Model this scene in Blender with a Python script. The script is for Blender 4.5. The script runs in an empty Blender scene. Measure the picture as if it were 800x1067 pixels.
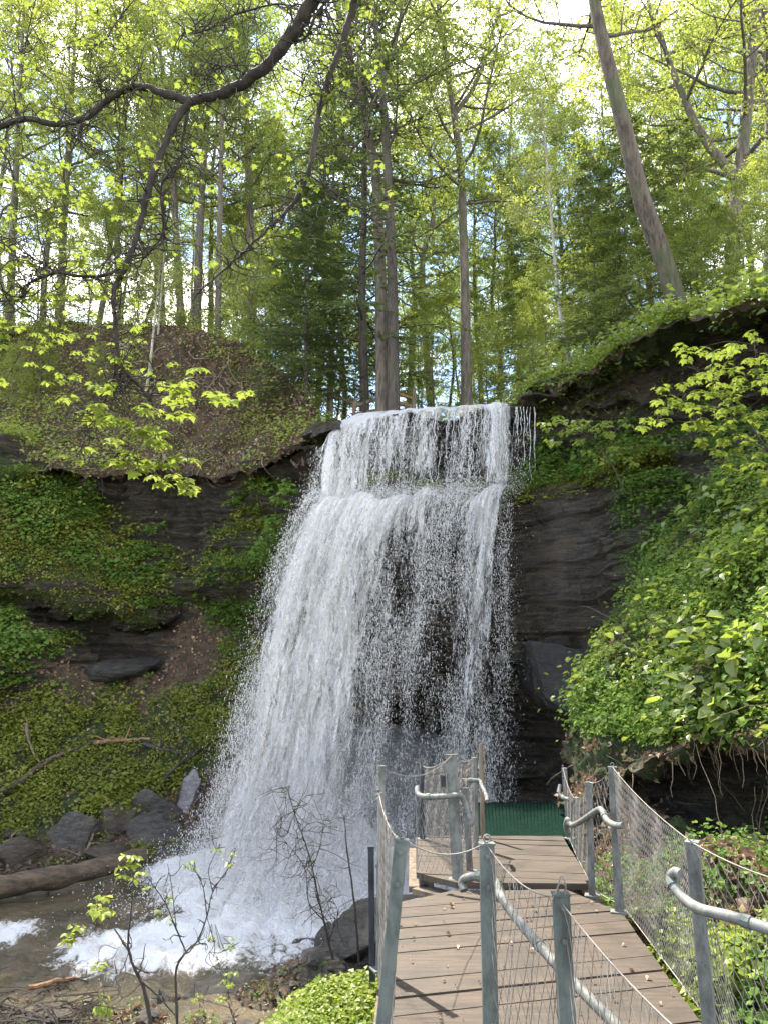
import bpy, math, random
import numpy as np
from mathutils import Vector
from mathutils.bvhtree import BVHTree

random.seed(7)
RNG = np.random.default_rng(7)
SC = bpy.context.scene
COL = SC.collection

# ------------------------------------------------------------------ camera
PITCH = math.radians(12.0)
CP, SP = math.cos(PITCH), math.sin(PITCH)
EYE = 1.6
F = 801.0


def at(u, v, Y):
    """world point on the sight line of photo pixel (u, v) at distance Y ahead"""
    V = (533.5 - v) / F
    dy, dz = CP - V * SP, SP + V * CP
    t = Y / dy
    return np.array([(u - 400.0) / F * t, Y, EYE + dz * t])


def atz(u, v, z):
    V = (533.5 - v) / F
    dy, dz = CP - V * SP, SP + V * CP
    t = (z - EYE) / dz
    return np.array([(u - 400.0) / F * t, dy * t, z])


def uYz(u, Y, z):
    t = Y * CP + (z - EYE) * SP
    return np.array([(u - 400.0) / F * t, Y, z])


cam = bpy.data.cameras.new("camera")
cam.sensor_fit = 'VERTICAL'
cam.sensor_height = 36.0
cam.lens = F / 1067.0 * 36.0
cam.clip_start = 0.05
cam.clip_end = 2000
cam_o = bpy.data.objects.new("camera", cam)
COL.objects.link(cam_o)
cam_o.location = (0, 0, EYE)
cam_o.rotation_euler = (math.radians(90) + PITCH, 0, 0)
SC.camera = cam_o


# ------------------------------------------------------------------ numpy noise
def _hash(ix, iy, iz, seed):
    h = (ix.astype(np.int64) * 374761393 + iy.astype(np.int64) * 668265263
         + iz.astype(np.int64) * 2147483647 + seed * 974634777) & 0xFFFFFFFF
    h = ((h ^ (h >> 13)) * 1274126177) & 0xFFFFFFFF
    h = ((h ^ (h >> 16)) * 2246822519) & 0xFFFFFFFF
    return ((h ^ (h >> 15)) & 0xFFFFFF) / float(0xFFFFFF)


def vnoise(p, seed=0):
    i = np.floor(p)
    f = p - i
    f = f * f * (3 - 2 * f)
    i = i.astype(np.int64)
    r = 0
    for dx in (0, 1):
        wx = f[:, 0] if dx else 1 - f[:, 0]
        for dy in (0, 1):
            wy = f[:, 1] if dy else 1 - f[:, 1]
            for dz in (0, 1):
                wz = f[:, 2] if dz else 1 - f[:, 2]
                r = r + wx * wy * wz * _hash(i[:, 0] + dx, i[:, 1] + dy, i[:, 2] + dz, seed)
    return r


def fbm(p, octaves=4, seed=0, gain=0.5):
    a, s, n = 1.0, 0.0, 0.0
    q = p.copy()
    for k in range(octaves):
        s = s + a * (vnoise(q, seed + k * 17) - 0.5)
        n += a
        a *= gain
        q = q * 2.03 + 11.3
    return s / n * 2


def sstep(a, b, x):
    t = np.clip((x - a) / (b - a), 0, 1)
    return t * t * (3 - 2 * t)


# ------------------------------------------------------------------ mesh helpers
class MB:
    """collects verts / faces, builds ONE mesh object"""

    def __init__(self):
        self.v, self.f3, self.f4, self.n = [], [], [], 0
        self.tone = []

    def add(self, v, f, tone=None):
        v = np.asarray(v, float).reshape(-1, 3)
        f = np.asarray(f, np.int64)
        if len(f) == 0:
            return
        (self.f3 if f.shape[1] == 3 else self.f4).append(f + self.n)
        self.v.append(v)
        if tone is None:
            tone = np.full(len(v), random.random())
        elif np.isscalar(tone):
            tone = np.full(len(v), tone)
        self.tone.append(tone)
        self.n += len(v)

    def merge(self, o):
        off = self.n
        self.v += o.v
        self.f3 += [f + off for f in o.f3]
        self.f4 += [f + off for f in o.f4]
        self.tone += o.tone
        self.n += o.n

    def mesh(self, name, mat, smooth=False):
        return mesh_np(name, np.concatenate(self.v),
                       np.concatenate(self.f3) if self.f3 else None,
                       np.concatenate(self.f4) if self.f4 else None, mat, smooth,
                       {'tone': np.concatenate(self.tone)})

    def build(self, name, mat, parent=None, smooth=False):
        return link(bpy.data.objects.new(name, self.mesh(name, mat, smooth)), parent)


def mesh_np(name, v, f3, f4, mat, smooth=False, attrs=None):
    me = bpy.data.meshes.new(name)
    n3 = 0 if f3 is None else len(f3)
    n4 = 0 if f4 is None else len(f4)
    me.vertices.add(len(v))
    me.vertices.foreach_set('co', np.asarray(v, np.float32).ravel())
    loops = []
    if n3:
        loops.append(np.asarray(f3).ravel())
    if n4:
        loops.append(np.asarray(f4).ravel())
    loops = np.concatenate(loops).astype(np.int32)
    me.loops.add(len(loops))
    me.loops.foreach_set('vertex_index', loops)
    me.polygons.add(n3 + n4)
    tot = np.concatenate([np.full(n3, 3), np.full(n4, 4)]).astype(np.int32)
    st = np.concatenate([[0], np.cumsum(tot)[:-1]]).astype(np.int32)
    me.polygons.foreach_set('loop_start', st)
    me.polygons.foreach_set('loop_total', tot)
    me.polygons.foreach_set('use_smooth', np.full(n3 + n4, smooth))
    me.update(calc_edges=True)
    for k, a in (attrs or {}).items():
        a = np.asarray(a, np.float32)
        if a.ndim == 1:
            at_ = me.attributes.new(k, 'FLOAT', 'POINT')
            at_.data.foreach_set('value', a)
        else:
            at_ = me.attributes.new(k, 'FLOAT_VECTOR', 'POINT')
            at_.data.foreach_set('vector', a.ravel())
    if mat:
        me.materials.append(mat)
    return me


def link(o, parent=None):
    COL.objects.link(o)
    if parent is not None:
        o.parent = parent
    return o


def tag(o, label=None, cat=None, group=None, kind=None):
    if label:
        o['label'] = label
    if cat:
        o['category'] = cat
    if group:
        o['group'] = group
    if kind:
        o['kind'] = kind
    return o


def empty(name, loc, rz=0.0):
    o = bpy.data.objects.new(name, None)
    o.empty_display_size = 0.2
    COL.objects.link(o)
    o.location = loc
    o.rotation_euler = (0, 0, rz)
    return o


def norm(a):
    return a / np.maximum(np.linalg.norm(a, axis=-1, keepdims=True), 1e-9)


def catmull(P, n):
    P = np.asarray(P, float)
    Q = np.vstack([2 * P[0] - P[1], P, 2 * P[-1] - P[-2]])
    out = []
    m = len(P) - 1
    for k in range(m):
        a, b, c, d = Q[k:k + 4]
        t = np.linspace(0, 1, n, endpoint=False)[:, None]
        out.append(0.5 * ((2 * b) + (-a + c) * t + (2 * a - 5 * b + 4 * c - d) * t ** 2 + (-a + 3 * b - 3 * c + d) * t ** 3))
    out.append(P[-1:])
    return np.vstack(out)


def tube(mb, pts, rad, sides=6, tone=None, cap=True):
    pts = np.asarray(pts, float)
    n = len(pts)
    rad = np.broadcast_to(np.asarray(rad, float), (n,))
    T = np.gradient(pts, axis=0)
    T = norm(T)
    ref = np.array([0.0, 0, 1]) if abs(T[0][2]) < 0.9 else np.array([1.0, 0, 0])
    N = ref - T[0] * T[0].dot(ref)
    N /= np.linalg.norm(N)
    ang = np.arange(sides) * 2 * math.pi / sides
    ca, sa = np.cos(ang)[:, None], np.sin(ang)[:, None]
    V = np.empty((n, sides, 3))
    for i in range(n):
        N = N - T[i] * T[i].dot(N)
        N /= max(np.linalg.norm(N), 1e-9)
        B = np.cross(T[i], N)
        V[i] = pts[i] + rad[i] * (ca * N + sa * B)
    i = np.arange(n - 1)[:, None] * sides
    j = np.arange(sides)[None]
    j2 = (j + 1) % sides
    f = np.stack([i + j, i + j2, i + sides + j2, i + sides + j], -1).reshape(-1, 4)
    v = V.reshape(-1, 3)
    mb.add(v, f, tone)
    if cap:
        base = mb.n
        vv = np.vstack([V[0], pts[:1], V[-1], pts[-1:]])
        j = np.arange(sides)
        f3 = np.vstack([np.stack([j, np.full(sides, sides), (j + 1) % sides][::-1], -1),
                        np.stack([sides + 1 + j, np.full(sides, 2 * sides + 1), sides + 1 + (j + 1) % sides], -1)])
        mb.add(vv, f3, tone)


def box(mb, c, size, R=None, tone=None, bev=0.0):
    """bevelled box: c centre, size full extents, R 3x3 rotation (columns = axes)"""
    hx, hy, hz = [s / 2 for s in size]
    b = min(bev, hx * .9, hy * .9, hz * .9)
    if b <= 0:
        v = np.array([[x, y, z] for x in (-hx, hx) for y in (-hy, hy) for z in (-hz, hz)])
        f = np.array([[0, 1, 3, 2], [4, 6, 7, 5], [0, 4, 5, 1], [2, 3, 7, 6], [0, 2, 6, 4], [1, 5, 7, 3]])
        if R is not None:
            v = v @ np.asarray(R).T
        mb.add(v + np.asarray(c), f, tone)
        return
    # chamfer on the long vertical profile: octagon extruded along z plus caps
    oct_ = [(-hx + b, -hy), (hx - b, -hy), (hx, -hy + b), (hx, hy - b), (hx - b, hy), (-hx + b, hy), (-hx, hy - b), (-hx, -hy + b)]
    v = np.array([[x, y, z] for z in (-hz, hz) for x, y in oct_])
    j = np.arange(8)
    f = np.stack([j, (j + 1) % 8, 8 + (j + 1) % 8, 8 + j], -1)
    caps = np.array([[0, 7, 6, 5], [0, 5, 4, 1], [1, 4, 3, 2], [8, 13, 14, 15], [8, 9, 12, 13], [9, 10, 11, 12]])
    if R is not None:
        v = v @ np.asarray(R).T
    mb.add(v + np.asarray(c), np.vstack([f, caps]), tone)


def frame_from(d, up=(0, 0, 1)):
    """R with z axis = d"""
    z = np.asarray(d, float)
    z /= np.linalg.norm(z)
    up = np.asarray(up, float)
    x = np.cross(up, z)
    if np.linalg.norm(x) < 1e-4:
        x = np.cross((0, 1, 0), z)
    x /= np.linalg.norm(x)
    y = np.cross(z, x)
    return np.stack([x, y, z], 1)


def beam(mb, A, B, w, h, up=(0, 0, 1), tone=None, bev=0.0):
    A, B = np.asarray(A, float), np.asarray(B, float)
    R = frame_from(B - A, up)
    box(mb, (A + B) / 2, (w, h, np.linalg.norm(B - A)), R, tone, bev)


# ------------------------------------------------------------------ materials
def new_mat(name):
    m = bpy.data.materials.new(name)
    m.use_nodes = True
    nt = m.node_tree
    nt.nodes.clear()
    out = nt.nodes.new('ShaderNodeOutputMaterial')
    return m, nt, out


class NB:
    def __init__(self, nt):
        self.nt = nt

    def n(self, typ, ins=None, **props):
        nd = self.nt.nodes.new(typ)
        for k, v in props.items():
            setattr(nd, k, v)
        for k, v in (ins or {}).items():
            s = nd.inputs[k]
            if hasattr(v, 'is_output') or isinstance(v, bpy.types.NodeSocket):
                self.nt.links.new(v, s)
            else:
                s.default_value = v
        return nd

    def attr(self, name, out='Fac'):
        return self.n('ShaderNodeAttribute', attribute_name=name).outputs[out]

    def noise(self, scale, detail=4, vec=None, rough=0.55, out='Fac', dist=0.0):
        i = {'Scale': scale, 'Detail': detail, 'Roughness': rough, 'Distortion': dist}
        if vec is not None:
            i['Vector'] = vec
        return self.n('ShaderNodeTexNoise', i).outputs[out]

    def math(self, op, a, b=None, c=None, clamp=False):
        i = {0: a}
        if b is not None:
            i[1] = b
        if c is not None:
            i[2] = c
        return self.n('ShaderNodeMath', i, operation=op, use_clamp=clamp).outputs[0]

    def ramp(self, x, a, b, lo=0.0, hi=1.0, smooth=True):
        nd = self.n('ShaderNodeMapRange', {'Value': x, 'From Min': a, 'From Max': b, 'To Min': lo, 'To Max': hi})
        nd.interpolation_type = 'SMOOTHSTEP' if smooth else 'LINEAR'
        return nd.outputs['Result']

    def mix(self, fac, a, b):
        nd = self.n('ShaderNodeMix', data_type='RGBA')
        for s, v in ((nd.inputs[0], fac), (nd.inputs[6], a), (nd.inputs[7], b)):
            if isinstance(v, bpy.types.NodeSocket):
                self.nt.links.new(v, s)
            elif s.type == 'RGBA':
                s.default_value = (*v, 1) if len(v) == 3 else v
            else:
                s.default_value = v
        return nd.outputs[2]

    def coord(self, scale=(1, 1, 1), rot=(0, 0, 0)):
        g = self.n('ShaderNodeNewGeometry').outputs['Position']
        return self.n('ShaderNodeMapping', {'Vector': g, 'Scale': scale, 'Rotation': rot}).outputs[0]

    def bump(self, h, strength=0.5, dist=0.02):
        return self.n('ShaderNodeBump', {'Height': h, 'Strength': strength, 'Distance': dist}).outputs[0]

    def link(self, a, b):
        self.nt.links.new(a, b)


def leaf_mat(name, c0, c1, c2, trans=0.45, gloss=0.05):
    m, nt, out = new_mat(name)
    b = NB(nt)
    t = b.attr('tone')
    col = b.mix(b.ramp(t, 0.0, 0.6), c0, c1)
    col = b.mix(b.ramp(t, 0.7, 1.0), col, c2)
    d = b.n('ShaderNodeBsdfDiffuse', {'Color': col}).outputs[0]
    tc = b.mix(0.35, col, tuple(min(1, x * 1.5) for x in c2))
    tr = b.n('ShaderNodeBsdfTranslucent', {'Color': tc}).outputs[0]
    s = b.n('ShaderNodeMixShader', {0: trans, 1: d, 2: tr}).outputs[0]
    g = b.n('ShaderNodeBsdfGlossy', {'Color': (1, 1, 1, 1), 'Roughness': 0.45}).outputs[0]
    s = b.n('ShaderNodeMixShader', {0: gloss, 1: s, 2: g}).outputs[0]
    b.link(s, out.inputs[0])
    return m


def bark_mat(name, ca, cb, cm=(0.06, 0.08, 0.03), moss=0.3, sc=(9, 9, 1.6)):
    m, nt, out = new_mat(name)
    b = NB(nt)
    co = b.coord(sc)
    n1 = b.noise(1.6, 6, co, 0.65)
    n2 = b.noise(0.9, 3, b.coord())
    col = b.mix(b.ramp(n1, 0.3, 0.7), ca, cb)
    col = b.mix(b.math('MULTIPLY', b.ramp(n2, 0.5, 0.65), moss), col, cm)
    p = b.n('ShaderNodeBsdfPrincipled', {'Base Color': col, 'Roughness': 0.9, 'Normal': b.bump(n1, 0.9, 0.03)})
    b.link(p.outputs[0], out.inputs[0])
    return m


M = {}
M['leaf_spring'] = leaf_mat('leaf_spring', (0.16, 0.21, 0.03), (0.26, 0.32, 0.045), (0.38, 0.41, 0.07), 0.62)
M['leaf_mid'] = leaf_mat('leaf_mid', (0.09, 0.14, 0.022), (0.16, 0.225, 0.03), (0.27, 0.32, 0.05), 0.6)
M['leaf_maple'] = leaf_mat('leaf_maple', (0.10, 0.15, 0.02), (0.16, 0.22, 0.03), (0.25, 0.29, 0.05), 0.45, 0.008)
M['leaf_herb'] = leaf_mat('leaf_herb', (0.055, 0.11, 0.022), (0.11, 0.19, 0.033), (0.20, 0.28, 0.06), 0.45, 0.01)
M['leaf_moss'] = leaf_mat('leaf_moss', (0.08, 0.10, 0.02), (0.16, 0.185, 0.03), (0.28, 0.27, 0.055), 0.35, 0.01)
M['leaf_lime'] = leaf_mat('leaf_lime', (0.11, 0.17, 0.02), (0.19, 0.25, 0.03), (0.31, 0.34, 0.06), 0.52, 0.02)
M['needle'] = leaf_mat('needle', (0.065, 0.10, 0.03), (0.10, 0.145, 0.04), (0.15, 0.19, 0.05), 0.48)
M['needle_light'] = leaf_mat('needle_light', (0.10, 0.145, 0.04), (0.15, 0.20, 0.045), (0.22, 0.26, 0.06), 0.5)
M['litter'] = leaf_mat('litter', (0.10, 0.06, 0.035), (0.20, 0.13, 0.08), (0.38, 0.28, 0.20), 0.15, 0.02)
M['bark_grey'] = bark_mat('bark_grey', (0.05, 0.042, 0.033), (0.15, 0.128, 0.10), moss=0.55)
M['bark_dark'] = bark_mat('bark_dark', (0.025, 0.02, 0.018), (0.08, 0.065, 0.055))
M['bark_brown'] = bark_mat('bark_brown', (0.03, 0.024, 0.018), (0.11, 0.088, 0.066), moss=0.5)
M['bark_pale'] = bark_mat('bark_pale', (0.20, 0.18, 0.15), (0.42, 0.38, 0.32), moss=0.15)
M['twig'] = bark_mat('twig', (0.015, 0.012, 0.010), (0.045, 0.034, 0.028), moss=0.1)
M['root'] = bark_mat('root', (0.10, 0.07, 0.05), (0.24, 0.18, 0.13), moss=0.1)


def rock_group(b, wet=0.5):
    """layered shale colour + bump; returns (colour, roughness, height)"""
    warp = b.noise(0.35, 3, b.coord())
    co = b.coord((0.8, 0.8, 7.0))
    n1 = b.noise(2.2, 8, co, 0.68, dist=0.4)
    n2 = b.noise(1.1, 5, b.coord(), 0.6)
    n3 = b.noise(26, 5, b.coord((1, 1, 2.2)), 0.7)
    col = b.mix(b.ramp(n1, 0.32, 0.70), (0.014, 0.011, 0.008), (0.125, 0.100, 0.072))
    col = b.mix(b.ramp(n2, 0.52, 0.72, 0, .75), col, (0.12, 0.082, 0.042))
    col = b.mix(b.ramp(n3, 0.5, 0.72, 0, 0.75), col, (0.19, 0.165, 0.13))
    col = b.mix(b.ramp(n3, 0.36, 0.46, .7, 0), col, (0.008, 0.007, 0.005))
    n4 = b.noise(5.0, 6, b.coord((0.7, 0.7, 9.0)), 0.75, dist=0.3)
    col = b.mix(b.ramp(n4, 0.36, 0.46, .75, 0), col, (0.008, 0.007, 0.006))
    h = b.math('ADD', b.math('ADD', n1, b.math('MULTIPLY', n4, 1.5)), b.math('MULTIPLY', n3, 0.8))
    rough = b.ramp(n2, 0.3, 0.7, 0.4, 0.8)
    return col, rough, h, warp


def terrain_mat(name, gravel=False):
    m, nt, out = new_mat(name)
    b = NB(nt)
    msk = b.n('ShaderNodeAttribute', attribute_name='mask').outputs['Vector']
    sep = b.n('ShaderNodeSeparateXYZ', {0: msk})
    rock, green, wet = sep.outputs[0], sep.outputs[1], sep.outputs[2]
    rc, rr, rh, warp = rock_group(b)
    # soil with leaf litter flecks
    s1 = b.noise(3.0, 6, b.coord(), 0.65)
    s2 = b.noise(40, 4, b.coord(), 0.7)
    soil = b.mix(b.ramp(s1, 0.35, 0.7), (0.07, 0.046, 0.028), (0.19, 0.128, 0.078))
    soil = b.mix(b.ramp(s2, 0.48, 0.72), soil, (0.23, 0.165, 0.11))
    g1 = b.noise(14, 6, b.coord(), 0.7)
    g2 = b.noise(70, 4, b.coord(), 0.7)
    grn = b.mix(b.ramp(g1, 0.35, 0.68), (0.022, 0.036, 0.009), (0.075, 0.12, 0.018))
    grn = b.mix(b.ramp(g2, 0.5, 0.75, 0, .7), grn, (0.13, 0.18, 0.03))
    bn = b.noise(5, 5, b.coord(), 0.65)
    fr = b.ramp(b.math('ADD', rock, b.math('MULTIPLY', b.math('SUBTRACT', bn, 0.5), 0.9)), 0.42, 0.58)
    fg = b.ramp(b.math('ADD', green, b.math('MULTIPLY', b.math('SUBTRACT', g1, 0.5), 1.1)), 0.40, 0.62)
    col = b.mix(fr, soil, rc)
    col = b.mix(fg, col, grn)
    rough = b.n('ShaderNodeMix', {0: fr, 2: 0.95, 3: rr}, data_type='FLOAT').outputs[0]
    rough = b.math('MULTIPLY', rough, b.ramp(wet, 0.0, 1.0, 1.0, 0.45))
    rough = b.n('ShaderNodeMix', {0: fg, 2: rough, 3: 0.95}, data_type='FLOAT').outputs[0]
    hh = b.math('ADD', b.math('MULTIPLY', rh, fr), b.math('MULTIPLY', b.math('ADD', s2, g2), b.math('SUBTRACT', 1.0, fr)))
    p = b.n('ShaderNodeBsdfPrincipled', {'Base Color': col, 'Roughness': rough, 'Normal': b.bump(hh, 1.0, 0.14)})
    b.link(p.outputs[0], out.inputs[0])
    return m


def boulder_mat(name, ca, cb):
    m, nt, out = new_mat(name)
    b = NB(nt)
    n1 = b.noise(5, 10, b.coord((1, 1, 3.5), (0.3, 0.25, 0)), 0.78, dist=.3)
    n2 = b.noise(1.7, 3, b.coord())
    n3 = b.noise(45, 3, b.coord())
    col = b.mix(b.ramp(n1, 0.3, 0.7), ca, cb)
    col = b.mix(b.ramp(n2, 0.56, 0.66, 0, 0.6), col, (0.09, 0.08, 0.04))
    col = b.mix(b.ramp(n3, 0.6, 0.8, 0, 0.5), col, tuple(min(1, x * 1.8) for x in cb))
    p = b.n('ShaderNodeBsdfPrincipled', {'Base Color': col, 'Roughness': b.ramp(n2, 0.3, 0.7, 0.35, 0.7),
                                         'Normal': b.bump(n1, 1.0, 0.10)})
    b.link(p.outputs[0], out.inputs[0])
    return m


def wood_mat():
    m, nt, out = new_mat('deck_wood')
    b = NB(nt)
    t = b.attr('tone')
    co = b.coord((2.0, 26, 10), (0, 0, math.radians(-12)))
    off = b.n('ShaderNodeVectorMath', {0: co, 1: b.n('ShaderNodeCombineXYZ', {0: b.math('MULTIPLY', t, 30), 1: 0.0, 2: b.math('MULTIPLY', t, 17)}).outputs[0]}, operation='ADD').outputs[0]
    n1 = b.noise(1.3, 7, off, 0.7)
    n2 = b.noise(3.0, 4, b.coord())
    n3 = b.noise(60, 2, b.coord())
    col = b.mix(b.ramp(n1, 0.36, 0.64), (0.014, 0.009, 0.0055), (0.062, 0.039, 0.024))
    col = b.mix(b.math('MULTIPLY', t, 0.5), col, (0.042, 0.030, 0.021))
    col = b.mix(b.ramp(n2, 0.47, 0.66, 0, 0.75), col, (0.034, 0.026, 0.02))
    col = b.mix(b.ramp(n3, 0.62, 0.74, 0, 0.6), col, (0.04, 0.03, 0.02))
    p = b.n('ShaderNodeBsdfPrincipled', {'Base Color': col, 'Roughness': b.ramp(n2, 0.35, 0.65, 0.75, 0.5), 'Normal': b.bump(n1, 0.6, 0.01)})
    b.link(p.outputs[0], out.inputs[0])
    return m


def metal_mat(name, base, rough=0.45, metallic=0.7, stain=(0.12, 0.13, 0.12), spec=0.5):
    m, nt, out = new_mat(name)
    b = NB(nt)
    n1 = b.noise(18, 5, b.coord((1, 1, .4)), 0.65)
    n2 = b.noise(3, 4, b.coord((1, 1, .3)))
    v = b.n('ShaderNodeTexVoronoi', {'Vector': b.coord(), 'Scale': 60.0}).outputs['Color']
    vs = b.n('ShaderNodeSeparateXYZ', {0: v}).outputs[0]
    col = b.mix(b.ramp(n1, 0.35, 0.7), base, stain)
    col = b.mix(b.ramp(n2, 0.55, 0.75, 0, .6), col, tuple(x * 0.6 for x in stain))
    r = b.math('ADD', b.math('MULTIPLY', vs, 0.18), b.ramp(n1, 0.3, 0.7, rough, rough + 0.2))
    p = b.n('ShaderNodeBsdfPrincipled', {'Base Color': col, 'Roughness': r, 'Metallic': metallic, 'Specular IOR Level': spec, 'Normal': b.bump(n1, 0.15, 0.01)})
    b.link(p.outputs[0], out.inputs[0])
    return m


M['terrain'] = terrain_mat('terrain')
M['boulder'] = boulder_mat('boulder', (0.020, 0.018, 0.015), (0.115, 0.10, 0.085))
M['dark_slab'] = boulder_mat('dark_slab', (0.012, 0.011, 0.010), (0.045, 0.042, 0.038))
M['boulder_pale'] = boulder_mat('boulder_pale', (0.14, 0.13, 0.14), (0.32, 0.30, 0.31))
M['boulder_brown'] = boulder_mat('boulder_brown', (0.025, 0.02, 0.014), (0.10, 0.078, 0.052))
M['wood'] = wood_mat()
M['galv'] = metal_mat('galvanised', (0.17, 0.175, 0.165), 0.55, 0.3, (0.085, 0.088, 0.082))
M['galv_green'] = metal_mat('galvanised_dull', (0.115, 0.135, 0.125), 0.55, 0.3, (0.06, 0.072, 0.066))
M['steel_dark'] = metal_mat('steel_dark', (0.04, 0.045, 0.055), 0.45, 0.5, (0.02, 0.022, 0.028))
M['cable'] = metal_mat('cable', (0.19, 0.175, 0.155), 0.5, 0.4, (0.25, 0.23, 0.21))
M['net'] = metal_mat('net', (0.30, 0.28, 0.25), 0.5, 0.6, (0.16, 0.14, 0.12))
M['green_grate'] = metal_mat('green_grate', (0.002, 0.015, 0.010), 0.8, 0.0, (0.001, 0.007, 0.005), 0.05)
M['old_rail'] = bark_mat('old_rail', (0.08, 0.06, 0.045), (0.2, 0.15, 0.11), moss=0.1)
M['log'] = bark_mat('log', (0.025, 0.018, 0.012), (0.10, 0.072, 0.045), cm=(0.06, 0.06, 0.02), moss=0.6, sc=(1.5, 8, 8))
M['orange_wood'] = bark_mat('orange_wood', (0.14, 0.075, 0.04), (0.32, 0.19, 0.11), moss=0.0)


def simple(name, col, rough=0.6, metallic=0.0):
    m, nt, out = new_mat(name)
    b = NB(nt)
    n = b.noise(20, 3, b.coord())
    c = b.mix(b.ramp(n, 0.3, 0.7), tuple(x * 0.8 for x in col), col)
    p = b.n('ShaderNodeBsdfPrincipled', {'Base Color': c, 'Roughness': rough, 'Metallic': metallic})
    b.link(p.outputs[0], out.inputs[0])
    return m


M['black'] = simple('black', (0.01, 0.01, 0.01))
M['drop'] = None


def water_drop_mat():
    m, nt, out = new_mat('droplets')
    b = NB(nt)
    d = b.n('ShaderNodeBsdfDiffuse', {'Color': (0.82, 0.81, 0.80, 1)}).outputs[0]
    t = b.n('ShaderNodeBsdfTranslucent', {'Color': (0.82, 0.81, 0.80, 1)}).outputs[0]
    s = b.n('ShaderNodeMixShader', {0: 0.5, 1: d, 2: t}).outputs[0]
    g = b.n('ShaderNodeBsdfGlossy', {'Roughness': 0.2}).outputs[0]
    s = b.n('ShaderNodeMixShader', {0: 0.1, 1: s, 2: g}).outputs[0]
    b.link(s, out.inputs[0])
    return m


M['drop'] = water_drop_mat()


def falls_mat(seed, gain):
    """white falling water broken into strands and drops; 'flow' = (across m, down m, density)"""
    m, nt, out = new_mat('falling_water')
    b = NB(nt)
    fl = b.n('ShaderNodeAttribute', attribute_name='flow').outputs['Vector']
    sep = b.n('ShaderNodeSeparateXYZ', {0: fl})
    fx, fy, de = sep.outputs
    wob = b.noise(1.0, 4, b.n('ShaderNodeCombineXYZ', {0: b.math('MULTIPLY', fx, 3.0), 1: b.math('MULTIPLY', fy, 2.2), 2: seed}).outputs[0])
    fx2 = b.math('ADD', fx, b.math('MULTIPLY', b.math('SUBTRACT', wob, 0.5), 0.22))

    def nz(sx, sy, k, det, rough=0.6):
        return b.noise(1.0, det, b.n('ShaderNodeCombineXYZ', {0: b.math('MULTIPLY', fx2, sx), 1: b.math('MULTIPLY', fy, sy), 2: seed + k}).outputs[0], rough)
    A = nz(2.6, 0.22, 0.0, 3)
    Bn = nz(11.0, 0.9, 5.0, 5, 0.65)
    Cn = nz(46.0, 8.0, 9.0, 4, 0.8)
    val = b.math('ADD', b.math('MULTIPLY', A, 0.55), b.math('MULTIPLY', Bn, 0.75))
    val = b.math('ADD', val, b.math('MULTIPLY', Cn, 0.85))
    val = b.math('ADD', val, b.math('MULTIPLY', b.math('SUBTRACT', de, 0.5), 0.85))
    al = b.ramp(val, 1.12 - gain, 1.34 - gain)
    al = b.math('MULTIPLY', al, b.ramp(de, 0.0, 0.12))
    cn = (0.83, 0.82, 0.81, 1)
    d = b.n('ShaderNodeBsdfDiffuse', {'Color': cn, 'Normal': b.bump(b.math('ADD', Bn, Cn), 0.8, 0.06)}).outputs[0]
    t = b.n('ShaderNodeBsdfTranslucent', {'Color': cn}).outputs[0]
    s = b.n('ShaderNodeMixShader', {0: 0.42, 1: d, 2: t}).outputs[0]
    g = b.n('ShaderNodeBsdfGlossy', {'Roughness': 0.3}).outputs[0]
    s = b.n('ShaderNodeMixShader', {0: 0.06, 1: s, 2: g}).outputs[0]
    tr = b.n('ShaderNodeBsdfTransparent').outputs[0]
    s = b.n('ShaderNodeMixShader', {0: al, 1: tr, 2: s}).outputs[0]
    b.link(s, out.inputs[0])
    return m


def creek_mat():
    m, nt, out = new_mat('creek_water')
    b = NB(nt)
    foam = b.attr('foam')
    co = b.coord((1.0, 0.7, 1.0), (0, 0, math.radians(35)))
    n1 = b.noise(3.4, 8, co, 0.72, dist=1.2)
    n2 = b.noise(15, 6, co, 0.75, dist=0.8)
    n3 = b.noise(1.1, 3, b.coord())
    val = b.math('ADD', b.math('ADD', b.math('MULTIPLY', n1, 0.9), b.math('MULTIPLY', n2, 0.6)), b.math('MULTIPLY', b.math('SUBTRACT', foam, 0.5), 1.25))
    f = b.ramp(val, 0.74, 0.98)
    deep = b.mix(b.ramp(n3, 0.35, 0.65), (0.055, 0.050, 0.030), (0.11, 0.085, 0.055))
    deep = b.mix(b.ramp(n2, 0.45, 0.75, 0, 0.5), deep, (0.14, 0.125, 0.09))
    w = b.n('ShaderNodeBsdfPrincipled', {'Base Color': deep, 'Roughness': 0.12, 'IOR': 1.33,
                                         'Normal': b.bump(b.math('ADD', n1, n2), 0.6, 0.06)}).outputs[0]
    fo = b.n('ShaderNodeBsdfPrincipled', {'Base Color': (0.70, 0.70, 0.69, 1), 'Roughness': 0.6,
                                          'Normal': b.bump(b.math('ADD', n1, n2), 0.8, 0.08)}).outputs[0]
    s = b.n('ShaderNodeMixShader', {0: f, 1: w, 2: fo}).outputs[0]
    b.link(s, out.inputs[0])
    return m


M['creek'] = creek_mat()

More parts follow.
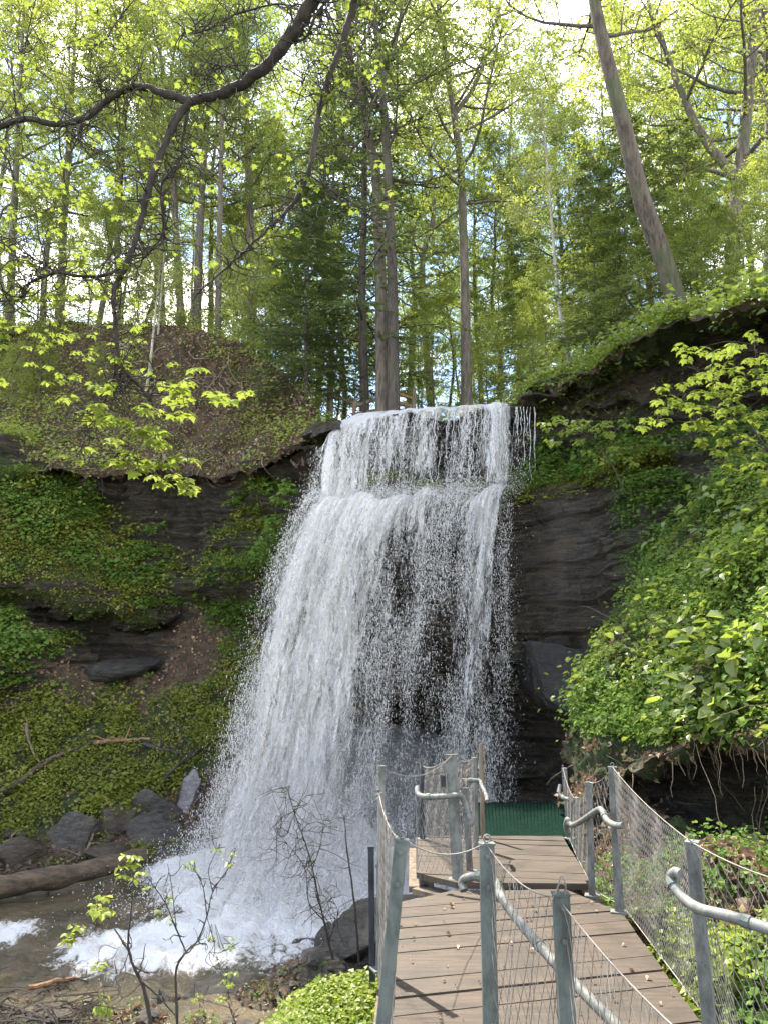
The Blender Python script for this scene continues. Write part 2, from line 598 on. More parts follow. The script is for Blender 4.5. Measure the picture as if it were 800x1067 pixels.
# ------------------------------------------------------------------ terrain: gorge sheet
CODE = {'R': (1, 0.14, 0.3), 'W': (1, 0.05, 1.0), 'M': (0.8, 0.62, 0.5), 'G': (0.2, 1.0, 0), 'S': (0.05, 0.30, 0), 'T': (0.0, 0.6, 0), 'D': (0.0, 0.05, 0)}
ZT = lambda Y, z, c: ('z', Y, z, c)
cols = [
 # u, rows 0..16
 (-420, [ZT(95,16,'S'), ZT(42,15.5,'T'), (345,25,'T'), (420,22,'S'), (485,18.6,'M'), (500,18.9,'R'), (520,18.2,'G'), (600,17.4,'G'), (645,18.0,'R'), (690,16.8,'G'), (735,17.0,'R'), (790,16.0,'G'), (850,14.6,'G'), (905,13.2,'S'), ZT(11,-2.7,'R'), ZT(7.5,-2.8,'R'), ('x',-9,-14,-2.8,'R')]),
 (-120, [ZT(95,16,'S'), ZT(42,15.5,'T'), (340,27.5,'T'), (420,24,'S'), (485,20.6,'M'), (500,21.0,'R'), (518,20.2,'G'), (605,19.2,'G'), (645,19.9,'R'), (690,18.6,'G'), (735,19.0,'R'), (790,17.7,'G'), (850,16.2,'G'), (908,14.5,'S'), ZT(11.5,-2.7,'R'), ZT(8,-2.8,'R'), ('x',-6,-14,-2.8,'R')]),
 (0,    [ZT(95,16,'S'), ZT(42,15.2,'T'), (342,28,'T'), (420,24.5,'S'), (482,21.2,'M'), (498,21.7,'R'), (518,20.8,'G'), (600,19.8,'G'), (640,20.6,'R'), (672,19.0,'G'), (728,19.3,'M'), (790,18.3,'G'), (850,16.9,'G'), (900,15.6,'S'), ZT(12,-2.7,'R'), ZT(8,-2.8,'R'), ('x',-4.6,-14,-2.8,'R')]),
 (90,   [ZT(95,15.5,'S'), ZT(42,14.6,'T'), (346,27,'T'), (410,24.3,'S'), (488,21.0,'S'), (500,21.6,'R'), (528,21.2,'M'), (612,19.9,'G'), (650,21.0,'R'), (690,20.4,'R'), (722,19.6,'S'), (785,18.6,'G'), (845,17.3,'G'), (885,16.4,'S'), ZT(12.5,-2.7,'R'), ZT(8,-2.8,'R'), ('x',-3.3,-14,-2.8,'R')]),
 (150,  [ZT(95,15,'S'), ZT(42,14.2,'T'), (345,26,'S'), (410,23.4,'D'), (486,20.9,'S'), (502,21.5,'R'), (550,21.3,'R'), (620,20.2,'G'), (655,21.0,'R'), (690,20.7,'R'), (728,19.8,'S'), (775,18.9,'G'), (830,17.8,'G'), (868,17.0,'S'), ZT(13,-2.7,'R'), ZT(8,-2.8,'R'), ('x',-2.4,-14,-2.8,'R')]),
 (205,  [ZT(95,14,'S'), ZT(42,13.4,'T'), (350,25,'S'), (415,22.4,'D'), (488,20.4,'S'), (500,21.0,'R'), (555,20.8,'R'), (610,20.3,'M'), (655,20.6,'D'), (700,20.0,'D'), (740,19.3,'G'), (780,18.7,'G'), (830,17.9,'S'), (865,17.2,'S'), ZT(13,-2.7,'R'), ZT(8,-2.8,'R'), ('x',-1.8,-14,-2.8,'R')]),
 (262,  [ZT(95,12.5,'S'), ZT(42,12,'T'), (378,24,'D'), (428,21.4,'S'), (486,19.4,'S'), (498,20.0,'R'), (540,19.8,'M'), (600,19.4,'M'), (650,19.4,'M'), (700,19.1,'G'), (745,18.8,'M'), (790,18.4,'S'), (835,17.9,'R'), (870,17.4,'R'), ZT(13.5,-2.7,'R'), ZT(8,-2.8,'R'), ('x',-1.2,-14,-2.8,'R')]),
 (312,  [ZT(95,11,'S'), ZT(42,10.6,'T'), (412,22,'S'), (438,19.6,'S'), (460,18.4,'S'), (474,18.9,'R'), (520,18.6,'R'), (570,18.4,'M'), (620,18.5,'R'), (670,18.3,'R'), (715,18.2,'M'), (765,18.1,'R'), (820,17.9,'W'), (868,17.6,'W'), ZT(13.5,-2.7,'W'), ZT(8,-2.8,'R'), ('x',-0.7,-14,-2.8,'R')]),
 (347,  [ZT(95,10.4,'S'), ZT(42,9.8,'T'), ZT(24,8.9,'T'), ZT(19.2,7.5,'W'), (454,17.0,'W'), (462,17.3,'W'), (490,17.5,'W'), (516,17.2,'M'), (526,16.9,'W'), (600,17.2,'W'), (680,17.4,'W'), (750,17.8,'W'), (820,18.0,'W'), (870,17.9,'W'), ZT(14,-2.7,'W'), ZT(8,-2.8,'R'), ('x',-0.2,-14,-2.8,'R')]),
 (430,  [ZT(95,10.2,'S'), ZT(42,9.6,'T'), ZT(24,8.8,'T'), ZT(19.2,7.6,'W'), (441,16.9,'W'), (450,17.3,'W'), (480,17.6,'W'), (510,17.2,'M'), (518,16.7,'W'), (600,16.9,'W'), (680,17.1,'W'), (745,17.7,'W'), (820,18.0,'W'), (870,17.9,'W'), ZT(14,-2.7,'W'), ZT(8,-2.8,'R'), ('x',0.5,-14,-2.8,'R')]),
 (500,  [ZT(95,10.2,'S'), ZT(42,9.6,'T'), ZT(24,8.8,'T'), ZT(19.2,7.65,'W'), (437,16.8,'W'), (446,17.2,'W'), (476,17.6,'W'), (502,17.1,'M'), (510,16.5,'W'), (600,16.5,'W'), (680,16.6,'W'), (722,17.6,'W'), (820,17.9,'W'), (868,17.8,'W'), ZT(14,-2.7,'W'), ZT(8,-2.8,'R'), ('x',1.2,-14,-2.8,'R')]),
 (548,  [ZT(95,10.2,'S'), ZT(42,9.6,'T'), ZT(24,8.9,'T'), ZT(18.5,7.8,'G'), (432,16.4,'W'), (442,16.9,'R'), (470,17.0,'R'), (494,16.5,'M'), (502,15.9,'W'), (590,15.7,'W'), (672,15.6,'W'), (700,17.2,'W'), (800,17.4,'R'), (860,17.2,'R'), ZT(14,-2.2,'R'), ZT(8,-2.6,'R'), ('x',1.8,-14,-2.8,'R')]),
 (582,  [ZT(95,10.2,'S'), ZT(42,9.6,'T'), ZT(23,8.9,'G'), ZT(17.5,8.2,'G'), (400,15.2,'S'), (420,15.9,'R'), (462,16.3,'R'), (490,15.5,'M'), (500,15.2,'R'), (590,14.9,'R'), (664,14.9,'R'), (686,16.3,'R'), (780,16.8,'R'), (850,16.0,'R'), ZT(13,-1.6,'R'), ZT(8,-2.2,'R'), ('x',2.4,-14,-2.8,'R')]),
 (618,  [ZT(95,10.2,'S'), ZT(42,9.6,'T'), ZT(22,8.7,'G'), ZT(16.3,7.9,'G'), (383,13.9,'S'), (404,14.9,'R'), (455,15.6,'R'), (490,14.7,'M'), (505,14.6,'M'), (590,14.4,'R'), (655,14.4,'R'), (700,14.0,'R'), (770,15.2,'R'), (845,14.5,'R'), ZT(12,-1.2,'R'), ZT(8,-1.6,'R'), ('x',3.2,-14,-2.5,'R')]),
 (690,  [ZT(95,10.2,'S'), ZT(42,9.6,'T'), ZT(20,8.4,'G'), ZT(14.8,7.7,'G'), (346,12.3,'S'), (376,13.4,'R'), (440,14.2,'R'), (490,13.2,'R'), (520,12.9,'M'), (590,12.6,'G'), (650,12.5,'M'), (700,12.6,'R'), (770,12.6,'R'), (840,12.4,'R'), ZT(11,-.6,'R'), ZT(8,-1.0,'R'), ('x',4.5,-14,-2,'S')]),
 (790,  [ZT(95,10.4,'S'), ZT(42,9.6,'T'), ZT(18,8.5,'G'), ZT(13.2,7.7,'G'), (313,10.8,'S'), (336,11.8,'R'), (430,12.6,'R'), (480,11.7,'R'), (520,11.5,'M'), (590,11.2,'G'), (650,11.2,'M'), (700,11.2,'R'), (770,11.2,'R'), (840,11.0,'R'), ZT(10,-.2,'R'), ZT(7.5,-.5,'S'), ('x',6.5,-14,-1,'S')]),
 (930,  [ZT(95,10.6,'S'), ZT(42,9.8,'T'), ZT(17,8.8,'G'), ZT(11.8,7.9,'G'), (290,9.9,'S'), (320,10.3,'R'), (420,10.5,'R'), (480,10.1,'R'), (520,10.0,'G'), (590,9.8,'G'), (650,9.8,'R'), (700,9.8,'R'), (770,9.8,'R'), (840,9.6,'R'), ZT(8.8,0,'R'), ZT(7,-.1,'S'), ('x',8.5,-14,0,'S')]),
 (1250, [ZT(95,10.8,'S'), ZT(42,10,'T'), ZT(16,8.8,'G'), ZT(10.5,7.9,'G'), (280,8.6,'S'), (310,8.9,'R'), (420,9.0,'R'), (480,8.8,'R'), (520,8.6,'G'), (590,8.5,'G'), (650,8.4,'G'), (700,8.4,'G'), (770,8.4,'G'), (840,8.3,'G'), ZT(7.6,.3,'S'), ZT(6,.2,'S'), ('x',12,-14,.4,'S')]),
]
NR, NC = 17, len(cols)
CG = np.zeros((NR, NC, 3))
CM = np.zeros((NR, NC, 3))
for j, (u, rows) in enumerate(cols):
    for i, r in enumerate(rows):
        if r[0] == 'z':
            p = uYz(u, r[1], r[2])
        elif r[0] == 'x':
            p = np.array([r[1], r[2], r[3]])
        else:
            p = at(u, r[0], r[1])
        CG[i, j] = p
        CM[i, j] = CODE[r[-1]]


def cr_basis(t):
    return np.stack([-0.5 * t + t ** 2 - 0.5 * t ** 3, 1 - 2.5 * t ** 2 + 1.5 * t ** 3,
                     0.5 * t + 2 * t ** 2 - 1.5 * t ** 3, -0.5 * t ** 2 + 0.5 * t ** 3], -1)


def resample(C, params, axis):
    C = np.moveaxis(C, axis, 0)
    n = C.shape[0]
    k = np.minimum(np.floor(params).astype(int), n - 2)
    t = params - k
    E = np.concatenate([2 * C[:1] - C[1:2], C, 2 * C[-1:] - C[-2:-1]])
    B = cr_basis(t)
    out = sum(B[:, m].reshape(-1, *([1] * (C.ndim - 1))) * E[k + m] for m in range(4))
    return np.moveaxis(out, 0, axis)


def resample_lin(C, params, axis):
    C = np.moveaxis(C, axis, 0)
    n = C.shape[0]
    k = np.minimum(np.floor(params).astype(int), n - 2)
    t = (params - k).reshape(-1, *([1] * (C.ndim - 1)))
    return np.moveaxis(C[k] * (1 - t) + C[k + 1] * t, 0, axis)


def grid_params(seg_counts):
    out = []
    for k, n in enumerate(seg_counts):
        out.append(k + np.linspace(0, 1, n, endpoint=False))
    out.append([float(len(seg_counts))])
    return np.concatenate(out)


def grid_faces(nr, nc):
    i = np.arange(nr - 1)[:, None] * nc
    j = np.arange(nc - 1)[None]
    return np.stack([i + j, i + nc + j, i + nc + j + 1, i + j + 1], -1).reshape(-1, 4)


def grid_normals(G):
    du = np.gradient(G, axis=1)
    dv = np.gradient(G, axis=0)
    return norm(np.cross(dv, du))


def rock_disp(p):
    """layered, jointed shale relief, metres"""
    w = fbm(p * np.array([0.25, 0.25, 0.25]), 3, 3) * 0.4
    z = p[:, 2] + w + 0.06 * p[:, 0]
    zn = z.astype(float)

    def layer(th, seed, sx):
        q = zn / th + 0.22 * fbm(p * np.array([0.9, 0.9, 0.2]), 2, seed + 5)
        k = np.floor(q)
        f = q - k
        cx = np.floor((p[:, 0] + .6 * p[:, 1]) / sx + _hash(k.astype(np.int64), k.astype(np.int64) * 0, k.astype(np.int64) * 0, 99) * 3 + .25 * fbm(p * 1.3, 2, seed)).astype(np.int64)
        zero = np.zeros(len(k), np.int64)
        a = _hash(k.astype(np.int64), cx, zero, seed) * .6 + .4 * _hash(k.astype(np.int64), zero, zero, seed)
        a2 = _hash((k + 1).astype(np.int64), cx, zero, seed) * .6 + .4 * _hash((k + 1).astype(np.int64), zero, zero, seed)
        m = sstep(0.88, 1.0, f)
        return a * (1 - m) + a2 * m - 0.5
    bx = p[:, 0] * 0.8 + 0.5 * p[:, 1] + 0.3 * w
    k = np.floor(zn / 0.45)
    blk = _hash(np.floor(bx / 0.9 + k * 0.5).astype(np.int64), k.astype(np.int64), np.zeros(len(k), np.int64), 77) - 0.5
    fine = fbm(p * np.array([2.2, 2.2, 6.0]), 4, 21)
    big = fbm(p * 0.5, 3, 31)
    return 0.55 * layer(0.55, 11, 2.2) + 0.30 * layer(0.15, 12, 1.1) + 0.30 * blk + 0.22 * fine + 0.28 * big


def soil_disp(p):
    return 0.26 * fbm(p * 0.6, 4, 41) + 0.16 * fbm(p * 1.7, 3, 44) + 0.10 * fbm(p * 2.6, 3, 42) + 0.03 * fbm(p * 9, 2, 43)


def make_sheet(CG, CM, rseg, cseg, amp=1.0, lump=0.0):
    pr, pc = grid_params(rseg), grid_params(cseg)
    G = resample(resample(CG, pr, 0), pc, 1)
    K = resample_lin(resample_lin(CM, pr, 0), pc, 1)
    N = grid_normals(G)
    # make normals face outward (towards camera/up)
    flip = np.sign((N * (np.array([0, -0.6, 0.8]))).sum(-1, keepdims=True))
    N = N * np.where(flip == 0, 1, flip)
    s = G.shape
    p = G.reshape(-1, 3)
    K = K.reshape(-1, 3)
    nn = N.reshape(-1, 3)
    jit = fbm(p * 1.1, 5, 55, .62) * 0.55
    rock = np.clip(K[:, 0] + jit * 0.6, 0, 1)
    green = np.clip(K[:, 1] + jit * 0.9 * (K[:, 1] > 0.01), 0, 1)
    d = rock_disp(p) * sstep(0.3, 0.7, rock) + soil_disp(p) * (1 - 0.6 * sstep(0.3, 0.7, rock))
    if lump:
        d = d + lump * (fbm(p * 1.5, 4, 47, .6) - .5 * np.abs(fbm(p * 2.3, 3, 48)))
    if lump == 0:
        slab = sstep(2.1, 2.5, p[:, 0]) * sstep(4.4, 3.7, p[:, 0]) * sstep(5.55, 5.3, p[:, 2]) * (p[:, 1] < 17)
        d = d * (1 - .72 * slab)
        K = K.copy()
        K[:, 1] *= 1 - slab
        green = green * (1 - slab)
    far = np.clip((60 - p[:, 1]) / 30, 0, 1)
    hn = nn.copy()
    hn[:, 2] *= 0.45
    hn = norm(hn) * sstep(.3, .7, rock)[:, None] + nn * (1 - sstep(.3, .7, rock)[:, None])
    p2 = p + hn * (d * far * amp)[:, None]
    if lump == 0:
        edge = sstep(2.9, 3.6, p[:, 0]) + sstep(-1.8, -2.6, p[:, 0])
        q2 = p * np.array([1.2, 1.2, 0])
        p2[:, 2] += edge * sstep(5.4, 6.4, p[:, 2]) * far * (.34 * fbm(q2, 4, 88, .6))
        p2[:, 1] += edge * sstep(5.4, 6.4, p[:, 2]) * far * (.45 * fbm(q2 + 40, 4, 89, .6))
    G2 = p2.reshape(s)
    N2 = grid_normals(G2).reshape(-1, 3)
    N2 *= np.sign((N2 * nn).sum(-1, keepdims=True) + 1e-6)
    # moss prefers ledge tops on rock
    up = N2[:, 2]
    green = np.where(K[:, 0] > 0.5, green * sstep(-0.1, 0.55, up) + 0.25 * green, green * sstep(-0.35, 0.25, up))
    rock = np.clip(rock + 0.5 * sstep(0.1, -0.3, up), 0, 1)
    mask = np.stack([rock, green, K[:, 2]], -1)
    return G2, N2.reshape(s), mask.reshape(s)


rseg = [10, 22, 34, 44, 10, 26, 40, 16, 34, 34, 26, 34, 34, 26, 30, 8, 4]
rseg = rseg[:NR - 1]
rseg = [8, 16, 44, 46, 22, 54, 80, 30, 70, 70, 50, 50, 50, 34, 20, 6]
cseg = [12, 36, 46, 40, 34, 36, 36, 28, 50, 44, 34, 30, 34, 42, 46, 30, 10]
gG, gN, gM = make_sheet(CG, CM, rseg, cseg)
gF = grid_faces(gG.shape[0], gG.shape[1])
gorge = link(bpy.data.objects.new('gorge_terrain', mesh_np('gorge_terrain', gG.reshape(-1, 3), None, gF, M['terrain'], False, {'mask': gM.reshape(-1, 3)})))
tag(gorge, 'layered dark shale walls of the gorge with brown wooded slopes above', kind='structure')
BV_G = BVHTree.FromPolygons(gG.reshape(-1, 3).tolist(), gF.tolist())

# ------------------------------------------------------------------ right bank (spur beside the walkway)
bc = [
 (588, [(800,12.4,'R'), (790,10.6,'G'), (805,10.1,'G'), (825,9.8,'G'), (845,9.6,'M'), (862,9.4,'R'), (878,9.2,'R'), (895,8.6,'S'), ('x',1.95,7.4,-.75,'S'), ('x',1.75,5.6,-.75,'S'), ('x',1.7,3.8,-.7,'S'), ('x',1.7,1.5,-.6,'S')]),
 (612, [(770,12.4,'R'), (742,10.7,'G'), (762,10.0,'G'), (785,9.6,'G'), (812,9.3,'G'), (840,9.2,'M'), (862,9.1,'R'), (890,8.2,'S'), ('x',2.05,7.2,-.35,'S'), ('x',1.85,5.6,-.3,'T'), ('x',1.8,3.8,-.3,'S'), ('x',1.8,1.5,-.3,'S')]),
 (640, [(700,12.4,'R'), (668,11.0,'G'), (700,10.2,'G'), (740,9.6,'G'), (775,9.1,'G'), (805,8.9,'M'), (838,9.0,'R'), (875,8.2,'S'), (915,7.0,'S'), ('x',2.0,5.4,-.1,'G'), ('x',1.95,3.8,-.1,'S'), ('x',2.0,1.5,-.1,'S')]),
 (676, [(640,12.4,'R'), (608,11.2,'G'), (650,10.3,'G'), (700,9.5,'G'), (748,8.9,'G'), (788,8.5,'G'), (815,9.3,'R'), (862,8.9,'R'), (900,6.9,'T'), ('x',2.25,5.2,.0,'G'), ('x',2.15,3.7,-.02,'D'), ('x',2.3,1.5,-.0,'S')]),
 (718, [(590,12.2,'R'), (545,11.0,'G'), (600,10.0,'G'), (660,9.1,'G'), (720,8.4,'G'), (775,8.0,'G'), (806,9.1,'R'), (862,8.8,'R'), (898,6.5,'T'), ('x',2.6,5.0,.08,'G'), ('x',2.45,3.6,.05,'D'), ('x',2.7,1.5,.1,'S')]),
 (770, [(540,11.8,'R'), (488,10.5,'G'), (560,9.4,'G'), (635,8.4,'G'), (705,7.8,'G'), (770,7.4,'T'), (800,8.6,'R'), (865,8.3,'R'), (902,6.0,'S'), ('x',2.95,4.7,.2,'T'), ('x',2.8,3.5,.2,'D'), ('x',3.2,1.5,.3,'S')]),
 (840, [(520,11.2,'R'), (450,9.9,'G'), (530,8.7,'G'), (610,7.8,'G'), (690,7.1,'G'), (760,6.8,'S'), (795,8.0,'R'), (865,7.7,'R'), (905,5.5,'S'), ('x',3.4,4.4,.35,'D'), ('x',3.2,3.3,.35,'D'), ('x',3.8,1.5,.5,'S')]),
 (960, [(500,10.2,'R'), (420,8.9,'G'), (510,7.8,'G'), (600,7.0,'G'), (690,6.4,'G'), (760,6.1,'S'), (800,6.7,'R'), (865,6.4,'R'), (905,4.9,'S'), ('x',4.2,4.0,.6,'D'), ('x',4.2,3.0,.6,'D'), ('x',4.8,1.5,.8,'S')]),
 (1200,[(480,9,'R'), (400,7.8,'G'), (500,6.9,'G'), (600,6.2,'G'), (690,5.7,'G'), (760,5.4,'S'), (800,5.8,'R'), (865,5.5,'R'), (905,4.4,'S'), ('x',5.4,3.6,.9,'D'), ('x',5.4,2.8,.9,'D'), ('x',6.5,1.5,1.3,'S')]),
]
BR, BC = 12, len(bc)
BG = np.zeros((BR, BC, 3)); BM = np.zeros((BR, BC, 3))
for j, (u, rows) in enumerate(bc):
    for i, r in enumerate(rows):
        BG[i, j] = np.array(r[1:4]) if r[0] == 'x' else at(u, r[0], r[1])
        BM[i, j] = CODE[r[-1]]
bG, bN, bM = make_sheet(BG, BM, [16, 34, 40, 40, 36, 30, 30, 36, 36, 26, 24], [20, 30, 36, 40, 40, 44, 36, 24], 0.85, 0.42)
bF = grid_faces(bG.shape[0], bG.shape[1])
bank = link(bpy.data.objects.new('hillside', mesh_np('hillside', bG.reshape(-1, 3), None, bF, M['terrain'], False, {'mask': bM.reshape(-1, 3)})))
tag(bank, 'steep earthy bank covered in herbs beside the boardwalk railing', kind='structure')
BV_B = BVHTree.FromPolygons(bG.reshape(-1, 3).tolist(), bF.tolist())

# ------------------------------------------------------------------ near bank heightfield
npts = np.array([
 (-4.9,10.7,-2.1),(-3.3,9.8,-2.1),(-2.1,9.5,-2.1),(-1.9,10.6,-2.1),(-1.0,12.2,-2.15),(-.3,12.2,-2.1),(-7.5,11.2,-2.1),(-11,11.5,-2.0),
 (-4.9,12,-2.7),(-3,12,-2.7),(-1.8,12.6,-2.7),(0,13.6,-2.7),(-8,13,-2.7),(-2.6,10.8,-2.6),
 (-.5,6.3,-.95),(-.15,6.8,-.85),(-.15,5.2,-.55),(-.6,5.4,-.75),(-1.2,6.4,-1.5),(-1.4,8.1,-1.85),(-.5,8.2,-1.5),(-.6,10,-1.8),(-1.2,9.6,-1.95),(-2,8,-1.9),
 (-3.5,8.3,-1.8),(-3.4,9,-1.9),(-5,8,-1.6),(-8,8,-1.3),(-3,5,-1.3),(-1,4,-.7),(0,0,-.5),(-4,0,-.8),(.8,7,-1.2),(.8,9,-1.4),(1.8,9,-1.1),(1.6,6,-.8),
 (1.5,3,-.75),(2.2,3,-.7),(1,12,-1.8),(2.2,12,-1.6),(0,11,-1.95),(-6,-8,-.8),(4,-8,-.5),(1,5,-1.0),(.3,3,-.6),(-12,-6,-1),(5,1,-.5),(4,6,-.6),(4,11,-1.4)])
nx_, ny_ = 250, 260
gx = np.linspace(-13, 4.6, nx_); gy = np.linspace(-9, 14, ny_)
XX, YY = np.meshgrid(gx, gy)
P = np.stack([XX, YY], -1).reshape(-1, 2)
d2 = ((P[:, None] - npts[None, :, :2]) ** 2).sum(-1) + 0.02
wgt = d2 ** -1.9
ZZ = (wgt * npts[:, 2]).sum(-1) / wgt.sum(-1)
p3 = np.stack([P[:, 0], P[:, 1], ZZ], -1)
lowp = sstep(-1.2, -1.7, ZZ)
ZZ = ZZ + 0.20 * fbm(p3 * 0.9, 4, 61) + lowp * 0.34 * np.abs(fbm(p3 * 1.9, 4, 62)) + 0.05 * fbm(p3 * 5, 3, 63) - 0.04
k = np.floor(ZZ / 0.11)
f_ = ZZ / 0.11 - k
ZZ = ZZ * (1 - lowp * .8) + lowp * .8 * 0.11 * (k + sstep(0.6, 1, f_))
p3[:, 2] = ZZ
greenm = np.clip(sstep(-1.35, -0.85, ZZ) * 1.0 + 0.45 * fbm(p3 * 1.2, 3, 64), 0, 1)
left = sstep(-2.6, -4.5, P[:, 0]) * sstep(6.5, 8, P[:, 1])
greenm = np.clip(greenm * (1 - left), 0, 1)
nmask = np.stack([np.clip(lowp * 1.0 - left * .5, 0, 1), greenm, sstep(-1.5, -2.0, ZZ) * 0.9], -1)
nF = grid_faces(ny_, nx_)[:, ::-1]
near = link(bpy.data.objects.new('creek_bank', mesh_np('creek_bank', p3, None, nF, M['terrain'], False, {'mask': nmask})))
tag(near, 'near bank of wet rock and moss sloping into the creek', kind='structure')
BV_N = BVHTree.FromPolygons(p3.tolist(), nF.tolist())


def ground_z(x, y, bv=None):
    best = -50
    for b in ([bv] if bv else [BV_G, BV_B, BV_N]):
        h = b.ray_cast(Vector((float(x), float(y), 60)), Vector((0, 0, -1)))
        if h[0] is not None:
            best = max(best, h[0].z)
    return best


# ------------------------------------------------------------------ creek water
wx = np.linspace(-14, 5, 300); wy = np.linspace(7, 18.6, 300)
WX, WY = np.meshgrid(wx, wy)
pw = np.stack([WX.ravel(), WY.ravel(), np.zeros(WX.size)], -1)
foot = at(330, 900, 15.0)
# white water: plume from the foot of the falls fading downstream to the left
dx = (pw[:, 0] + 1.6) / 2.6; dyy = (pw[:, 1] - 14.3) / 3.2
foam = np.exp(-(dx ** 2 + dyy ** 2) * 0.9) * 1.05
dx = (pw[:, 0] + 2.9) / 1.7; dyy = (pw[:, 1] - 11.7) / 1.5
foam = np.maximum(foam, 0.80 * np.exp(-(dx ** 2 + dyy ** 2)))
dx = (pw[:, 0] + 6.0) / 1.2; dyy = (pw[:, 1] - 11.9) / 0.8
foam = np.maximum(foam, 0.80 * np.exp(-(dx ** 2 + dyy ** 2)))
dx = (pw[:, 0] - 0.5) / 1.6; dyy = (pw[:, 1] - 15.2) / 2.6
foam = np.maximum(foam, 0.95 * np.exp(-(dx ** 2 + dyy ** 2)))
foam = np.clip(np.minimum(foam, .80) + 0.12 + 0.30 * fbm(pw * np.array([.8, .8, 1]), 3, 71), 0, 1)
hz = -2.0 + 0.10 * fbm(pw * 1.3, 4, 72) * (0.4 + foam) + 0.30 * foam * np.abs(fbm(pw * 2.6, 5, 73)) + 0.85 * np.exp(-(((pw[:, 0] + 1.1) / 2.1) ** 2 + ((pw[:, 1] - 15.3) / 1.5) ** 2)) \
    + 0.05 * fbm(pw * 8, 3, 74) * (0.3 + foam)
pw[:, 2] = hz
wF = grid_faces(300, 300)[:, ::-1]
creek = link(bpy.data.objects.new('creek_water', mesh_np('creek_water', pw, None, wF, M['creek'], True, {'foam': foam})))
tag(creek, 'brown creek water churned white below the waterfall', kind='structure')

# ------------------------------------------------------------------ waterfall sheets
# rows: (v, Y, uL, uR) ; top row given in world
frow = [
 ('z', 20.5, 7.9, 352, 545), ('z', 18.3, 7.86, 345, 549),
 (0, 16.85, 336, 552), (8, 16.62, 334, 552), (30, 16.52, 331, 551), (60, 16.48, 328, 549), (86, 16.40, 325, 547),
 (96, 16.15, 318, 533), (130, 15.95, 301, 529), (180, 15.8, 283, 527), (250, 15.6, 264, 527), (330, 15.3, 244, 528),
 (400, 15.0, 224, 528), (450, 14.6, 206, 524), (485, 14.1, 192, 518), (515, 13.5, 180, 510), (545, 12.7, 168, 500)]


def crest_v(s):
    s = np.asarray(s, float)
    return np.interp(s, [0, .03, .08, .3, .6, 1], [462, 452, 443, 431, 424, 420]) + 1.6 * np.sin(s * 31 + 1) * np.sin(s * 13) + 1.0 * np.sin(s * 73)


def falls_sheet(off, seed, densf, nm, gain):
    S = np.linspace(0, 1, 72)
    C = np.zeros((len(frow), len(S), 3))
    for i, r in enumerate(frow):
        for j, s in enumerate(S):
            if r[0] == 'z':
                p = uYz(r[3] + (r[4] - r[3]) * s, r[1], r[2] + .10 + 0.25 * s - (0.35 * max(0, .15 - s) / .15))
            else:
                blend = max(0.0, 1 - r[0] / 90.0)
                v = 424 + r[0] + (crest_v(s) - 424) * blend
                v += 7.0 * (r[0] in (86, 96)) * (math.sin(s * 17 + 1) * .5 + math.sin(s * 41) * .35 + (.9 - 1.8 * s))
                p = at(r[2] - 7 * (r[0] > 90) + (r[3] - r[2] + 7 * (r[0] > 90)) * s, v, r[1] - off * min(1, .15 + r[0] / 50.0))
            C[i, j] = p
    pr = np.linspace(0, len(frow) - 1, 230)
    pc = np.linspace(0, len(S) - 1, 190)
    G = resample(resample(C, pr, 0), pc, 1)
    L = np.concatenate([[0], np.cumsum(np.linalg.norm(np.diff(G[:, 95], axis=0), axis=1))])
    ss = np.linspace(0, 1, 190)
    wid = np.linalg.norm(G[:, -1] - G[:, 0], axis=1)
    fx = np.outer(0.35 * wid + 0.65 * wid[60], ss - 0.5) + 8
    fy = np.repeat(L[:, None], 190, 1)
    p = G.reshape(-1, 3)
    q = np.stack([fx.ravel() * 3.2, fy.ravel() * 0.35, np.full(p.shape[0], seed * 3.7)], -1)
    q2 = np.stack([fx.ravel() * 10, fy.ravel() * 1.3, np.full(p.shape[0], seed * 1.7)], -1)
    amp = np.interp(fy.ravel(), [0, 3.5, 4.2, 6, 14], [0.03, 0.06, 0.14, 0.18, 0.45])
    p = p + np.array([0, -1, 0.0]) * ((fbm(q, 3, 81 + seed) * 1.2 + fbm(q2, 3, 82 + seed) * 0.5) * amp)[:, None]
    T, Sg = np.meshgrid(pr / (len(frow) - 1), ss, indexing='ij')
    T = T + (0.035 * fbm(np.stack([fx * 1.5, fy * 0.3, fx * 0 + seed], -1).reshape(-1, 3), 3, 5 + seed)).reshape(T.shape) * (T > .2)
    dens = densf(T, Sg)
    flow = np.stack([fx.ravel(), fy.ravel(), dens.ravel()], -1)
    me = mesh_np(nm, p, None, grid_faces(230, 190), falls_mat(seed * 7.3, gain), True, {'flow': flow})
    return me


def bump1(x, c, w):
    return np.exp(-((x - c) / w) ** 2)


